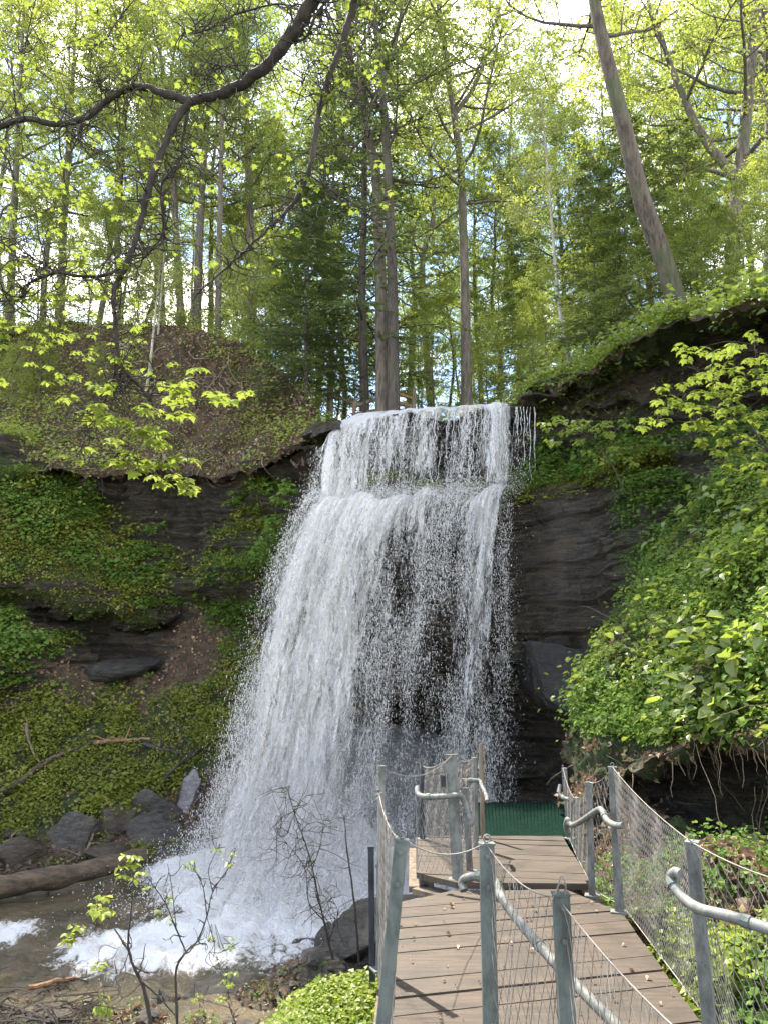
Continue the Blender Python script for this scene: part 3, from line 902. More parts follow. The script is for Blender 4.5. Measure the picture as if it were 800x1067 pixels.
def dens_main(T, S):
    t = T
    up = (t > 0) * sstep(0.42, 0.40, t)            # above the ledge
    crest = sstep(0.20, 0.12, t)
    # upper curtain: thick left and a rope at s~.86, thin right of it
    du = 0.60 - 0.06 * S + 0.06 * bump1(S, 0.12, 0.14) + 0.16 * bump1(S, 0.86, 0.05) - 0.30 * sstep(0.90, 0.97, S) - 0.05 * bump1(S, 0.6, 0.15) + .05 * np.sin(S * 40) * sstep(.15, .25, S)
    du = du + crest * 0.06 + 0.32 * bump1(t, 0.125, 0.022)
    du = du - 0.22 * sstep(0.31, 0.37, t) * sstep(.15, .4, S) * (1 - bump1(S, .88, .05))
    # lower fan
    dl = 0.65 - 0.32 * sstep(0.25, 0.75, S) + 0.30 * bump1(S, 0.88, 0.085) + 0.10 * bump1(S, 0.30, 0.16) + .06 * bump1(S, .62, .05)
    dl = dl + 0.17 * sstep(0.56, 0.44, t) - 0.10 * bump1(t, 0.72, 0.10) * sstep(.3, .6, S)
    dl = dl + 0.25 * sstep(0.80, 0.95, t) - 0.25 * sstep(0.93, 1.0, S)
    d = np.where(t < 0.41, du, dl)
    e = sstep(0.0, 0.05, S) * sstep(1.0, 0.985, S)
    e2 = np.where(t > .42, sstep(0.0, 0.13, S), 1)
    return np.clip(d, 0, 1) * (0.25 + 0.75 * e) * (.45 + .55 * e2) * sstep(0, .02, T) 


def dens_back(T, S):
    return np.clip(dens_main(T, S) * 0.96, 0, 1)


def dens_front(T, S):
    d = dens_main(T, S) - 0.05
    return np.clip(d * sstep(0.10, 0.18, T), 0, 1)


falls = empty('waterfall', (1.0, 17.0, -2.0))
tag(falls, 'broad white waterfall spilling over a dark rock ledge and fanning out to the left', kind='structure')


def child_mesh(nm, me, parent):
    o = bpy.data.objects.new(nm, me)
    link(o, parent)
    o.location = -np.array(parent.location)
    return o


child_mesh('water_curtain', falls_sheet(0.0, 1, dens_back, 'water_curtain', 0.07), falls)
child_mesh('water_curtain', falls_sheet(0.22, 2, dens_main, 'water_curtain', 0.01), falls)
child_mesh('water_curtain', falls_sheet(0.48, 3, dens_front, 'water_curtain', -0.05), falls)


# spray: elongated drops in front of the curtain
def drops(pos, size, stretch, dirs):
    n = len(pos)
    tet = np.array([[1, 0, -.6], [-.5, .87, -.6], [-.5, -.87, -.6], [0, 0, 1.6]])
    z = norm(dirs)
    x = norm(np.cross(z, RNG.normal(size=(n, 3))))
    y = np.cross(z, x)
    v = pos[:, None] + size[:, None, None] * (tet[None, :, :1] * x[:, None] + tet[None, :, 1:2] * y[:, None] + (stretch[:, None] * tet[None, :, 2])[..., None] * z[:, None])
    f = (np.array([[0, 2, 1], [0, 1, 3], [1, 2, 3], [2, 0, 3]])[None] + (np.arange(n) * 4)[:, None, None]).reshape(-1, 3)
    return v.reshape(-1, 3), f


def fall_point(S, d, off):
    """S across 0..1, d = pixels below the crest"""
    ds = np.array([r[0] for r in frow[2:]], float)
    Ys = np.array([r[1] for r in frow[2:]]); uL = np.array([r[2] for r in frow[2:]]); uR = np.array([r[3] for r in frow[2:]])
    Y = np.interp(d, ds, Ys) - off
    L_, R_ = np.interp(d, ds, uL), np.interp(d, ds, uR)
    v = 424 + d + (crest_v(S) - 424) * np.clip(1 - d / 90.0, 0, 1)
    u = L_ + (R_ - L_) * S
    V = (533.5 - v) / F
    dy, dz = CP - V * SP, SP + V * CP
    t = Y / dy
    return np.stack([(u - 400) / F * t, Y, EYE + dz * t], -1)


mb = MB()
nd = 320000
S = RNG.beta(1.0, 1.15, nd) * 1.03 - 0.015
d = 6 + 526 * RNG.beta(1.3, 1.2, nd)
tt = (d / 545.0)
# drops follow strands: thin by streak noise
q = np.stack([S * 22 + 3 + 0.3 * np.sin(d * .05), d * 0.012, np.zeros(nd)], -1)
keep = RNG.random(nd) < np.clip(1.1 * (fbm(q, 3, 91) + 0.42), 0.05, 1)
keep &= (d > 95) | (RNG.random(nd) < 0.8)
S, d = S[keep], d[keep]
n = len(S)
S = S + RNG.normal(0, 0.009, n) * (1 + .8 * (S < 0.06))
pos = fall_point(S, d, RNG.exponential(0.35, n) - 0.05)
sz = np.minimum(RNG.lognormal(math.log(0.0038), 0.40, n), .0075)
st = 1.4 + RNG.exponential(1.6, n)
dirs = np.stack([RNG.normal(-0.06, 0.15, n) - 0.25 * (0.5 - S) * 0, RNG.normal(-0.05, .1, n), np.full(n, -1.0)], -1)
v_, f_ = drops(pos, sz, st, dirs)
mb.add(v_, f_, 0.5)
# stray fine drops around both edges
n = 2600
S = np.where(RNG.random(n) < 0.62, -np.abs(RNG.normal(0, 0.042, n)), 1 + np.abs(RNG.normal(0, 0.035, n)))
d = 60 + 470 * RNG.random(n) ** 0.8
pos = fall_point(S, d, RNG.exponential(0.3, n))
v_, f_ = drops(pos, RNG.lognormal(math.log(0.0048), 0.35, n), 1.1 + RNG.exponential(0.7, n), np.tile([0, 0, -1.0], (n, 1)) + RNG.normal(0, .12, (n, 3)))
mb.add(v_, f_, 0.5)
# splash where the water strikes the ledge
n = 16000
S = RNG.random(n)
d = 90 + RNG.normal(0, 7, n) + 10 * (.5 - S)
pos = fall_point(S, np.clip(d, 60, 130), RNG.exponential(0.22, n))
v_, f_ = drops(pos, RNG.lognormal(math.log(0.0052), 0.35, n), 1 + RNG.exponential(0.5, n), RNG.normal(0, 1, (n, 3)))
mb.add(v_, f_, 0.5)
# splash at the foot
n = 60000
a = RNG.normal(0, 1, (n, 2))
px = -1.2 + a[:, 0] * 1.15; py = 14.0 + a[:, 1] * 1.1
pz = -1.9 + np.abs(RNG.normal(0, 1, n)) * 0.75 * np.exp(-(a ** 2).sum(1) * .15)
v_, f_ = drops(np.stack([px, py, pz], -1), RNG.lognormal(math.log(0.0055), 0.4, n), 1 + RNG.exponential(0.5, n), RNG.normal(0, 1, (n, 3)) * [1, 1, 1] + [-.4, -.6, 0.6])
mb.add(v_, f_, 0.5)
spray = mb.build('spray', M['drop'])
tag(spray, 'fine white drops flying off the falling water', kind='stuff')

# strands of water hanging from the lip (upper curtain)
mb = MB()
for i in range(70):
    s = float(RNG.beta(1.1, 1.0)) * 0.98 + 0.01
    if s > 0.9 and random.random() < 0.55:
        continue
    ln = random.uniform(18, 95)
    d0 = random.choice([-1, random.uniform(0, 60)])
    dd = np.linspace(max(d0, 0), min(97, max(d0, 0) + ln), 22)
    ph = random.random() * 9
    ssv = s + 0.003 * np.sin(dd * 0.16 + ph) + 0.003 * np.sin(dd * 0.41 + ph * 3) + np.cumsum(RNG.normal(0, .0012, 22))
    p = fall_point(ssv, dd, 0.05 + random.random() * 0.3 * np.ones(22))
    r = random.uniform(0.004, 0.010) * (0.35 + 0.65 * np.abs(np.sin(dd * 0.2 + ph))) * (1 - 0.4 * np.linspace(0, 1, 22))
    tube(mb, p, r, 4, 0.5, cap=False)
# thin trickles at the dry right end of the lip
for u in (522, 526, 535, 538, 545, 549, 558):
    for k in range(random.choice([1, 2])):
        uu = u + random.uniform(-3, 3)
        p = np.array([at(uu + math.sin(q_ * .7 + u) * .6, v_, 16.1 - .002 * q_) for q_, v_ in enumerate(np.linspace(424, random.uniform(440, 505), 18))])
        tube(mb, p, np.linspace(0.011, 0.004, 18) * np.abs(np.sin(np.arange(18) * .9 + u)) + .002, 4, 0.5, cap=False)
child = mb.build('water_strands', M['drop'], None, True)
child.parent = falls
child.location = -np.array(falls.location)

# ------------------------------------------------------------------ helpers for placing on the ground
def hit(u, v, bvs=None, back=0.0):
    """point where the sight line of photo pixel (u, v) meets the ground"""
    d = Vector(at(u, v, 10.0)) - Vector((0, 0, EYE))
    d.normalize()
    best, dist, nn = None, 1e9, None
    for bv in (bvs or (BV_G, BV_B, BV_N)):
        h = bv.ray_cast(Vector((0, 0, EYE)), d)
        if h[0] is not None and h[3] < dist:
            best, dist, nn = h[0], h[3], h[1]
    if best is None:
        return None, None
    p = np.array(best) - np.array(d) * back
    n = np.array(nn)
    if n.dot(np.array(d)) > 0:
        n = -n
    return p, n


# ------------------------------------------------------------------ boardwalk
def clip_poly(poly, a, b_, keep_left=True):
    out = []
    n = len(poly)
    for i in range(n):
        p, q = np.array(poly[i]), np.array(poly[(i + 1) % n])
        sp_ = (b_[0] - a[0]) * (p[1] - a[1]) - (b_[1] - a[1]) * (p[0] - a[0])
        sq = (b_[0] - a[0]) * (q[1] - a[1]) - (b_[1] - a[1]) * (q[0] - a[0])
        if sp_ >= 0:
            out.append(p)
        if sp_ * sq < 0:
            out.append(p + (q - p) * (sp_ / (sp_ - sq)))
    return out


def planks(outline, ang, width, z, th, seed, gap=0.012):
    rr = random.Random(seed)
    ca, sa = math.cos(ang), math.sin(ang)
    mb = MB()
    ol = [np.array(p, float) for p in outline]
    ss = [-sa * p[0] + ca * p[1] for p in ol]
    s = min(ss)
    while s < max(ss):
        w_ = width * rr.uniform(0.9, 1.08)
        x0, x1 = -20, 20
        quad = [(x0, s + gap / 2), (x1, s + gap / 2), (x1, s + w_ - gap / 2), (x0, s + w_ - gap / 2)]
        poly = [np.array([ca * x - sa * y, sa * x + ca * y]) for x, y in quad]
        for i in range(len(ol)):
            if len(poly) < 3:
                break
            poly = clip_poly(poly, ol[i], ol[(i + 1) % len(ol)])
        s += w_
        if len(poly) < 3:
            continue
        n = len(poly)
        dz = rr.uniform(-0.004, 0.004)
        tl = rr.uniform(-0.003, 0.003)
        cpt = sum(poly) / n
        top = [np.array([*(p + (cpt - p) * 0.004), z + dz + tl * (p[0] - cpt[0])]) for p in poly]
        bot = [np.array([*p, z + dz - th]) for p in poly]
        v = np.array(top + bot + [np.mean(top, 0)])
        f3 = [[2 * n, i, (i + 1) % n] for i in range(n)]
        f4 = [[i, n + i, n + (i + 1) % n, (i + 1) % n] for i in range(n)]
        t = rr.random()
        b0 = mb.n
        mb.add(v, np.array(f3), t)
        mb.f4.append(np.array(f4) + b0)
    return mb


def under(mb, outline, z, th=0.16):
    """rim joists round a deck outline"""
    n = len(outline)
    for i in range(n):
        a, b_ = np.array(outline[i], float), np.array(outline[(i + 1) % n], float)
        c = np.mean(np.array(outline, float), 0)
        a = a + (c - a) * 0.03
        b_ = b_ + (c - b_) * 0.03
        beam(mb, [*a, z - th / 2], [*b_, z - th / 2], th, 0.045)


deck_near = [(-.04, 3.2), (1.42, 3.2), (1.64, 5.75), (1.38, 6.33), (.52, 6.33), (.07, 5.97)]
deck_stand = [(-1.1, -1.6), (1.4, -1.6), (1.42, 3.19), (-1.1, 3.19)]
deck_far = [(.26, 6.70), (.56, 6.40), (1.60, 6.36), (1.77, 8.15), (.31, 8.15)]
walk = empty('boardwalk', (0.8, 5.0, 0.0))
tag(walk, 'weathered brown plank boardwalk leading toward the foot of the waterfall', 'boardwalk')


def part(mb, nm, mat, parent, smooth=False):
    o = mb.build(nm, mat, parent, smooth)
    o.location = -np.array(parent.location)
    if parent.rotation_euler.z:
        raise RuntimeError
    return o


part(planks(deck_near, math.radians(14), 0.205, 0.0, 0.045, 3), 'decking', M['wood'], walk)
part(planks(deck_stand, 0.0, 0.2, -0.004, 0.045, 4), 'decking', M['wood'], walk)
part(planks(deck_far, math.radians(-9), 0.21, 0.035, 0.045, 5), 'decking', M['wood'], walk)
mb = MB()
for o_, z_ in ((deck_near, -.048), (deck_stand, -.052), (deck_far, -.013)):
    under(mb, o_, z_)
part(mb, 'joist', M['old_rail'], walk)
for (x, y) in ((0.05, 3.4), (1.35, 3.4), (0.12, 5.7), (1.5, 5.6), (.42, 7.9), (1.6, 7.9), (-1, -1.4), (1.3, -1.4)):
    mb = MB()
    box(mb, (x, y, -1.13), (.1, .1, 1.95), bev=.01)
    part(mb, 'support_post', M['old_rail'], walk)

# green grating walkway past the boards
gr = empty('metal_grating', (1.6, 9.2, 0.0))
tag(gr, 'dark green grating floor between the end of the boards and the wet rock wall', 'grating')
mb = MB()
A0, A1, B0, B1 = np.array([.98, 8.19]), np.array([1.80, 8.19]), np.array([1.22, 10.45]), np.array([2.3, 10.45])
for i in range(25):
    s = i / 24
    a, b_ = A0 + (A1 - A0) * s, B0 + (B1 - B0) * s
    beam(mb, [*a, 0.0], [*b_, 0.0], .035, .008)
part(mb, 'bearing_bar', M['green_grate'], gr)
mb = MB()
for i in range(34):
    s = i / 33
    a, b_ = A0 + (B0 - A0) * s, A1 + (B1 - A1) * s
    beam(mb, [*a, -0.002], [*b_, -0.002], .022, .006)
part(mb, 'cross_bar', M['green_grate'], gr)
mb = MB()
box(mb, (1.62, 9.3, -.10), (.8, 2.2, .04), bev=.005)
beam(mb, [*A0, -.06], [*B0, -.06], .10, .04)
beam(mb, [*A1, -.06], [*B1, -.06], .10, .04)
part(mb, 'frame', M['green_grate'], gr)


# ------------------------------------------------------------------ railings
def net(mb, TL, TR, BR_, BL, w_=0.055, h_=0.10, r=0.0014, sag=0.0, lean=0.0):
    """tall diamond cable net hung between two posts"""
    TL, TR, BR_, BL = [np.asarray(p, float) for p in (TL, TR, BR_, BL)]
    W = np.linalg.norm(TR - TL); H = np.linalg.norm(TL - BL)
    nx = max(3, int(round(W / w_))); ny = max(3, int(round(H / h_)))

    def pt(s, t):
        s = np.clip(s, 0, 1)
        top = TL + (TR - TL) * s + np.array([0, 0, -1]) * sag * 4 * s * (1 - s)
        bot = BL + (BR_ - BL) * s
        return top + (bot - top) * t + np.array([0.006, 0.006, 0]) * math.sin(s * 23 + t * 9)
    for i in range(nx):
        for par in (0, 1):
            pts = []
            for k in range(ny * 2 + 1):
                z_ = 0.5 * ((k + par) % 2)
                zz0 = 0.5 * (k % 2)
                s = (i + (zz0 if par == 0 else 1 - zz0)) / nx + lean * (k / (2 * ny))
                if s > 1:
                    continue
                pts.append(pt(s + 0.0015 * math.sin(k * 1.7 + i), k / (2 * ny)))
            if len(pts) > 2:
                tube(mb, pts, r, 3, 0.5, cap=False)


def cable_path(A, B, sag, n=14):
    A, B = np.asarray(A, float), np.asarray(B, float)
    s = np.linspace(0, 1, n)[:, None]
    return A + (B - A) * s - np.array([0, 0, 1.0]) * sag * 4 * s * (1 - s)


def post(parent, top, bot, w_=0.05, th=0.03, mat='galv', yaw=0.0, plate=True):
    top, bot = np.asarray(top, float), np.asarray(bot, float)
    mb = MB()
    up = (math.sin(yaw), math.cos(yaw), 0)
    R = frame_from(top - bot, up)
    L = np.linalg.norm(top - bot)
    c = (top + bot) / 2
    # folded channel: web plus two flanges
    box(mb, c, (w_, .006, L), R, bev=.002)
    for s in (-1, 1):
        box(mb, c + R[:, 0] * s * (w_ / 2 - .004) + R[:, 1] * (th / 2 + .003), (.006, th, L), R)
    box(mb, top + R[:, 2] * .003 + R[:, 1] * th / 2, (w_ + .004, th + .012, .006), R)
    p = part(mb, 'post', M[mat], parent)
    # bolts and eye
    mb = MB()
    for q in (0.03, 0.12, 0.5):
        cc = top - R[:, 2] * q * L - R[:, 1] * 0.008
        mb = MB()
        tube(mb, [cc - R[:, 1] * .006, cc + R[:, 1] * .006], .008, 6)
        mb.build('bolt', M['galv'], p)
    mb = MB()
    ring = [top + R[:, 2] * (.022 + .012 * math.sin(a)) + R[:, 0] * .012 * math.cos(a) for a in np.linspace(0, 2 * math.pi, 9)]
    tube(mb, ring, .003, 4, cap=False)
    mb.build('cable_eye', M['galv'], p)
    if plate:
        mb = MB()
        box(mb, bot + R[:, 2] * .004 + R[:, 1] * th / 2, (w_ + .06, th + .06, .01), R)
        mb.build('base_plate', M['galv'], p)
    return p


def cable(parent, pts, r=0.0024, nm='cable', mat='cable', sm=True):
    mb = MB()
    tube(mb, pts, r, 5)
    return part(mb, nm, M[mat], parent, sm)


def pipe(parent, pix, r=0.019, mat='galv', nm='handrail'):
    P = catmull([at(*q) for q in pix], 6)
    mb = MB()
    tube(mb, P, r, 10)
    o = part(mb, nm, M[mat], parent, True)
    mb = MB()
    m_ = len(P)
    for k in (int(m_ * .30), int(m_ * .72)):
        mb = MB()
        dd = norm(P[k + 1] - P[k])
        tube(mb, [P[k] - dd * .016, P[k] + dd * .016], r * 1.22, 10)
        mb.build('clamp', M['galv_green'], o)
    return o


# inner railing between the viewer and the boards
ra = empty('railing', (0.3, 2.6, 0.0))
tag(ra, 'nearest steel railing of short posts and diamond net crossing in front of the planks', 'railing')
T1, T2, T3 = at(418, 877, 2.62), at(507, 881, 2.70), at(585, 934, 2.40)
Bt1 = at(399, 1067, 2.62); Bt1 = T1 + (Bt1 - T1) * 2.0; Bt1[1] = 2.62
post(ra, T1, Bt1, .043, .03, 'galv_green', plate=False)
post(ra, T2, [T2[0] - .004, T2[1], 0.0], .048, .03, 'galv_green')
post(ra, T3, [T3[0] + .004, T3[1], 0.0], .046, .03, 'galv_green')
T4 = at(742, 1106, 1.72)
post(ra, T4, [T4[0], T4[1], 0.0], .046, .03, 'galv_green')
cable(ra, cable_path(T1 + [0, 0, .012], T2 + [0, 0, .012], .045))
cable(ra, cable_path(T2 + [0, 0, .0], T3 + [0, 0, .0], .045))
cable(ra, cable_path(T3 - [0, 0, .02], T4, .02))
mb = MB(); net(mb, T2, T3, [T3[0], T3[1], .02], [T2[0], T2[1], .02], .030, .105, .0014, .045, 0.12)
part(mb, 'cable_net', M['net'], ra)
mb = MB(); net(mb, T3 - [0, 0, .02], T4, [T4[0], T4[1], .02], [T3[0], T3[1], .02], .038, .10, .0014, .02, 0.12)
part(mb, 'cable_net', M['net'], ra)
pipe(ra, [(483, 928, 3.32), (481, 919, 3.34), (488, 914, 3.32), (505, 914, 3.25), (515, 919, 3.17), (523, 937, 3.08), (545, 966, 2.94), (580, 1006, 2.68), (640, 1067, 2.36), (700, 1125, 2.1)], .0165)
# loose end of cable looping over the third post
cable(ra, catmull([T3 + [-.03, 0, -.012], T3 + [-.012, 0, .02], T3 + [.0, .0, .055], T3 + [.012, 0, .03], T3 + [.006, 0, -.004]], 5), .002)

# dark post outside the boards
dp = empty('steel_post', tuple(at(387, 1016, 4.75)))
tag(dp, 'dark blue grey steel post standing left of the planks above the green moss', 'post')
mb = MB()
tp, bt = at(386.5, 883, 4.75), at(388, 1022, 4.75)
beam(mb, bt, tp, .034, .034, (0, 1, 0), bev=.004)
part(mb, 'shaft', M['steel_dark'], dp)
mb = MB(); box(mb, tp + [0, 0, .004], (.038, .038, .008))
part(mb, 'cap', M['steel_dark'], dp)

# railing along the left edge of the boards
rb = empty('railing', (-.02, 4.7, 0.0))
tag(rb, 'tall slim railing post with looped cable and net at the left edge of the boards', 'railing')
TA = at(395, 799, 4.70)
post(rb, TA, [TA[0] - .01, 4.70, 0.0], .030, .03, 'galv', yaw=1.2)
cable(rb, catmull([at(394, 799, 4.68), at(392, 825, 4.66), at(398, 832, 4.66), at(402, 850, 4.6), at(405, 875, 4.4)], 6), .0022)
cable(rb, catmull([at(396, 830, 4.68), at(391, 833, 4.66), at(392, 828, 4.66), at(399, 826, 4.66)], 6), .0022)
mb = MB(); net(mb, TA - [0, 0, .16], T1 + [0, .06, -.01], [T1[0] - .06, 2.75, .02], [TA[0], 4.66, .02], .05, .1, .0012, .03)
part(mb, 'cable_net', M['net'], rb)
cable(rb, cable_path(TA - [0, 0, .15], T1 + [0, .03, 0], .05), .0025)

# railing on the left side of the far boards
rc = empty('railing', (.5, 6.6, 0.03))
tag(rc, 'railing at the left corner of the far boards with broad plate post', 'railing')
Q1, Q2, Q3, Q4 = at(441, 799, 8.0), at(470, 787, 6.50), at(493, 790, 7.6), at(500.5, 775, 8.05)
post(rc, Q1, [Q1[0] - .02, 8.0, 0.03], .05, .03, 'steel_dark', yaw=.2)
post(rc, Q2, [Q2[0] + .035, 6.50, 0.03], .090, .02, 'galv', yaw=.1)
post(rc, at(484, 822, 6.75), [at(484, 822, 6.75)[0] + .02, 6.75, 0.03], .045, .03, 'galv', yaw=.5)
post(rc, Q3, [Q3[0], 7.6, 0.03], .050, .03, 'galv', yaw=.4)
mb = MB(); tube(mb, [Q4, [Q4[0], 8.05, .03]], .022, 10)
part(mb, 'post', M['old_rail'], rc, True)
mb = MB(); box(mb, at(461.5, 813.5, 6.46), (.036, .012, .085), bev=.003)
for k in range(3):
    box(mb, at(461.5, 809 + 4.5 * k, 6.45), (.02, .012, .014))
part(mb, 'number_plate', M['black'], rc)
mb = MB(); box(mb, at(461.5, 813.5, 6.468), (.05, .006, .10), bev=.002)
part(mb, 'backing_plate', M['galv'], rc)
pipe(rc, [(434.5, 820, 6.6), (435, 827, 6.55), (441, 830, 6.5), (460, 830, 6.42), (478, 829, 6.4), (483, 835, 6.4), (488, 848, 6.35), (491, 856, 6.3), (489, 860, 6.3)], .022)
pipe(rc, [(478, 811, 7.3), (482, 813, 7.3), (498, 813.5, 7.3), (501, 818, 7.25), (506, 829, 7.1), (507, 835, 7.0)], .018)
mb = MB(); net(mb, Q1, Q2, [Q2[0], 6.5, .08], [Q1[0], 8.0, .08], .055, .10, .0020, .05)
part(mb, 'cable_net', M['cable'], rc)
mb = MB(); net(mb, Q2, Q3, [Q3[0], 7.6, .08], [Q2[0] + .03, 6.5, .08], .055, .10, .0017, .06)
part(mb, 'cable_net', M['net'], rc)
cable(rc, cable_path(TA, Q2, -.0 + .10))
cable(rc, cable_path(Q2, Q1, .04), .004)
cable(rc, cable_path(Q2, Q3, .04), .004)
QL = at(433, 822, 6.75)
mb = MB(); net(mb, QL, Q2 - [0.02, 0, .3], [.5, 6.45, .06], [.27, 6.68, .06], .05, .10, .0018, .0)
part(mb, 'cable_net', M['cable'], rc)
cable(rc, [QL, [.27, 6.68, .06]], .004)

# railing along the right side
rd = empty('railing', (1.6, 5.4, 0.0))
tag(rd, 'long galvanised railing with diamond cable net and curled handrails along the green bank', 'railing')
S1, S2, S3, S4, S5, S6 = at(586, 801, 8.05), at(598, 832, 7.2), at(613, 816, 6.15), at(637.5, 800, 5.75), at(720, 879, 3.42), at(925, 935, 2.55)
post(rd, S1, [S1[0] + .02, 8.05, 0.03], .042, .03, 'galv', yaw=1.1)
post(rd, S2, [S2[0] + .01, 7.2, 0.0], .042, .03, 'galv', yaw=1.1)
post(rd, S3, [S3[0] - .02, 6.15, 0.0], .048, .03, 'galv', yaw=.3)
post(rd, S4, [S4[0] - .01, 5.75, 0.0], .060, .03, 'galv', yaw=.3)
post(rd, S5, [S5[0] + .015, 3.42, 0.0], .050, .05, 'galv', yaw=.5)
post(rd, S6, [S6[0], 2.55, 0.0], .05, .04, 'galv', yaw=.5)
tops = [S1, S2, S3, S4, S5, S6]
bots = [np.array([S1[0] + .02, 8.05, .06]), np.array([S2[0], 7.2, .04]), np.array([S3[0], 6.15, .04]), np.array([S4[0] + .02, 5.75, .04]), np.array([1.47, 3.42, .02]), np.array([1.62, 2.3, .02])]
for i in range(5):
    mb = MB()
    sg = [.05, .04, .04, .03, .05][i]
    tA, tB = tops[i], tops[i + 1]
    if i == 1:
        tA = tA + [0, 0, 0]
    net(mb, tA, tB, bots[i + 1], bots[i], .052 if i > 2 else .06, .11, .0018, sg, .0)
    part(mb, 'cable_net', M['cable'], rd)
    cable(rd, cable_path(tA + [0, 0, .006], tB + [0, 0, .006], sg), .0028)
    cable(rd, cable_path(bots[i], bots[i + 1], .0), .0036)
pipe(rd, [(583, 818, 7.9), (582, 826, 7.85), (586, 831, 7.8), (593, 833, 7.7)], .018)
pipe(rd, [(592, 870, 6.6), (589, 861, 6.55), (591, 854, 6.5), (595, 860, 6.45), (606, 855, 6.2), (622, 844, 5.85), (627, 845, 5.75), (632, 855, 5.62), (641, 860, 5.5), (649, 860, 5.4)], .021)
pipe(rd, [(708, 911, 3.25), (703, 909, 3.27), (699, 914, 3.3), (702, 924, 3.27), (715, 939, 3.2), (731, 948, 3.12), (760, 955, 3.02), (800, 968, 2.9), (870, 992, 2.68), (950, 1020, 2.4)], .0205)
for q in ((623, 846, 5.9), (733, 949, 3.14)):
    mb = MB()
    a = at(*q)
    tube(mb, [a, a + [.0, .09, -.03], a + [.03, .24, -.03]], .008, 6)
    part(mb, 'bracket', M['galv'], rd)

# ------------------------------------------------------------------ boulders, log, sticks
def boulder_mesh(size, seed, cuts=9, sub=4):
    rs = np.random.default_rng(seed)
    import bmesh
    bm = bmesh.new()
    bmesh.ops.create_icosphere(bm, subdivisions=sub, radius=1.0)
    v = np.array([x.co[:] for x in bm.verts])
    f = np.array([[q.index for q in x.verts] for x in bm.faces])
    bm.free()
    for _ in range(cuts):
        n = norm(rs.normal(size=3) * [1, 1, .8])
        dd = rs.uniform(0.45, 0.8)
        h = v @ n
        over = np.maximum(h - dd, 0)
        v = v - n * (over * 0.97)[:, None]
    v = v * np.array(size) * 0.62
    v = v + norm(v) * (fbm(v * 2.6 + seed, 5, seed, .6) * 0.10 * max(size) + fbm(v * np.array([1.5, 1.5, 14]) + seed, 2, seed + 1) * 0.02 * max(size))[:, None]
    return v, f


def boulder(u, v, size, seed, label, mat='boulder', rz=0.0, tilt=(0, 0), nm='boulder', Y=None, group=None, sink=.15):
    p, n = (at(u, v, Y), None) if Y else hit(u, v)
    if p is None:
        return
    vv, f = boulder_mesh(size, seed)
    me = mesh_np(nm, vv, f, None, M[mat], False, {'tone': np.full(len(vv), .5)})
    o = link(bpy.data.objects.new(nm, me))
    o.location = p + np.array([0, 0, -sink * size[2]])
    o.rotation_euler = (tilt[0], tilt[1], rz)
    tag(o, label, 'rock', group)
    return o


boulder(70, 872, (1.35, 1.0, 1.35), 11, 'large blue grey boulder at the left edge of the creek above the log')
boulder(20, 893, (.95, .8, .75), 12, 'dull brown grey rock at the far left below the grassy slope', 'boulder_brown')
boulder(163, 836, (1.2, .9, .85), 13, 'dark blocky rock at the foot of the slope behind the pale upright stone')
boulder(165, 862, (1.1, .8, .6), 14, 'flat topped grey rock under the dark blocky rock at the creek edge', tilt=(.2, 0))
boulder(195, 833, (.50, .45, 1.05), 15, 'pale lilac grey upright stone nearest the spray of the falls', 'boulder_pale', tilt=(0, .35), sink=0)
boulder(125, 850, (1.0, .8, .7), 16, 'shadowed rock between the large blue grey boulder and the blocky rock', 'boulder_brown')
boulder(120, 892, (1.1, .9, .35), 17, 'flat wet brown rock lying behind the log in the shallow water', 'boulder_brown', sink=.0)
boulder(172, 885, (1.5, 1.0, .5), 18, 'low wedge of dark wet rock with white water pouring past its tip', 'boulder', rz=-.5, sink=.0, tilt=(.1, .1))
boulder(47, 1060, (.5, .4, .3), 19, 'rounded brown stone among the sticks at the lower left corner', 'boulder_brown')
boulder(125, 1050, (.42, .35, .25), 20, 'small whitish stone beside the sticks at the lower left', 'boulder_pale')
boulder(386, 968, (1.5, 1.2, .8), 21, 'dark slab of rock beside the dark steel post above the green moss', Y=10.6, tilt=(0, -.25), sink=.2)
boulder(345, 985, (.34, .34, .6), 22, 'pointed dark rock standing up in the foam right of the falls', Y=11.2, tilt=(0, -.2), sink=.1)
boulder(318, 990, (.7, .5, .35), 23, 'small black rock in the foam at the lip of the near bank', sink=.1)
boulder(292, 1012, (1.1, .9, .5), 24, 'brown mossy rock on the edge of the near bank', 'boulder_brown', rz=.5, sink=.3)
boulder(238, 1030, (.8, .6, .35), 34, 'dark wet stone at the water edge near the thin upright sapling', 'boulder', rz=.2, sink=.25)
boulder(330, 1000, (.7, .6, .4), 35, 'dark rock wedged between the brown mossy rock and the green moss', 'boulder', rz=.9, sink=.2)
0 and boulder(262, 1040, (1.5, 1.1, .38), 25, 'broad flat shelf of wet rock at the bottom of the photo', 'boulder', Y=9.0, rz=.7, tilt=(.08, -.12))
0 and boulder(352, 925, (.45, .4, .3), 26, 'rock washed over by white water near the middle of the pool', Y=12.6)
0 and boulder(316, 862, (.8, .6, .3), 27, 'dark ledge rock showing through the spray at the foot of the falls', Y=14.7)
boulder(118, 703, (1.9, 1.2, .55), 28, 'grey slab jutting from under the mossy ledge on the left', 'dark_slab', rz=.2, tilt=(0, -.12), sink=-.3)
0 and boulder(10, 700, (1.5, 1.4, .9), 29, 'dark recessed rock under the mossy bulge at the left edge', 'boulder', sink=.3)


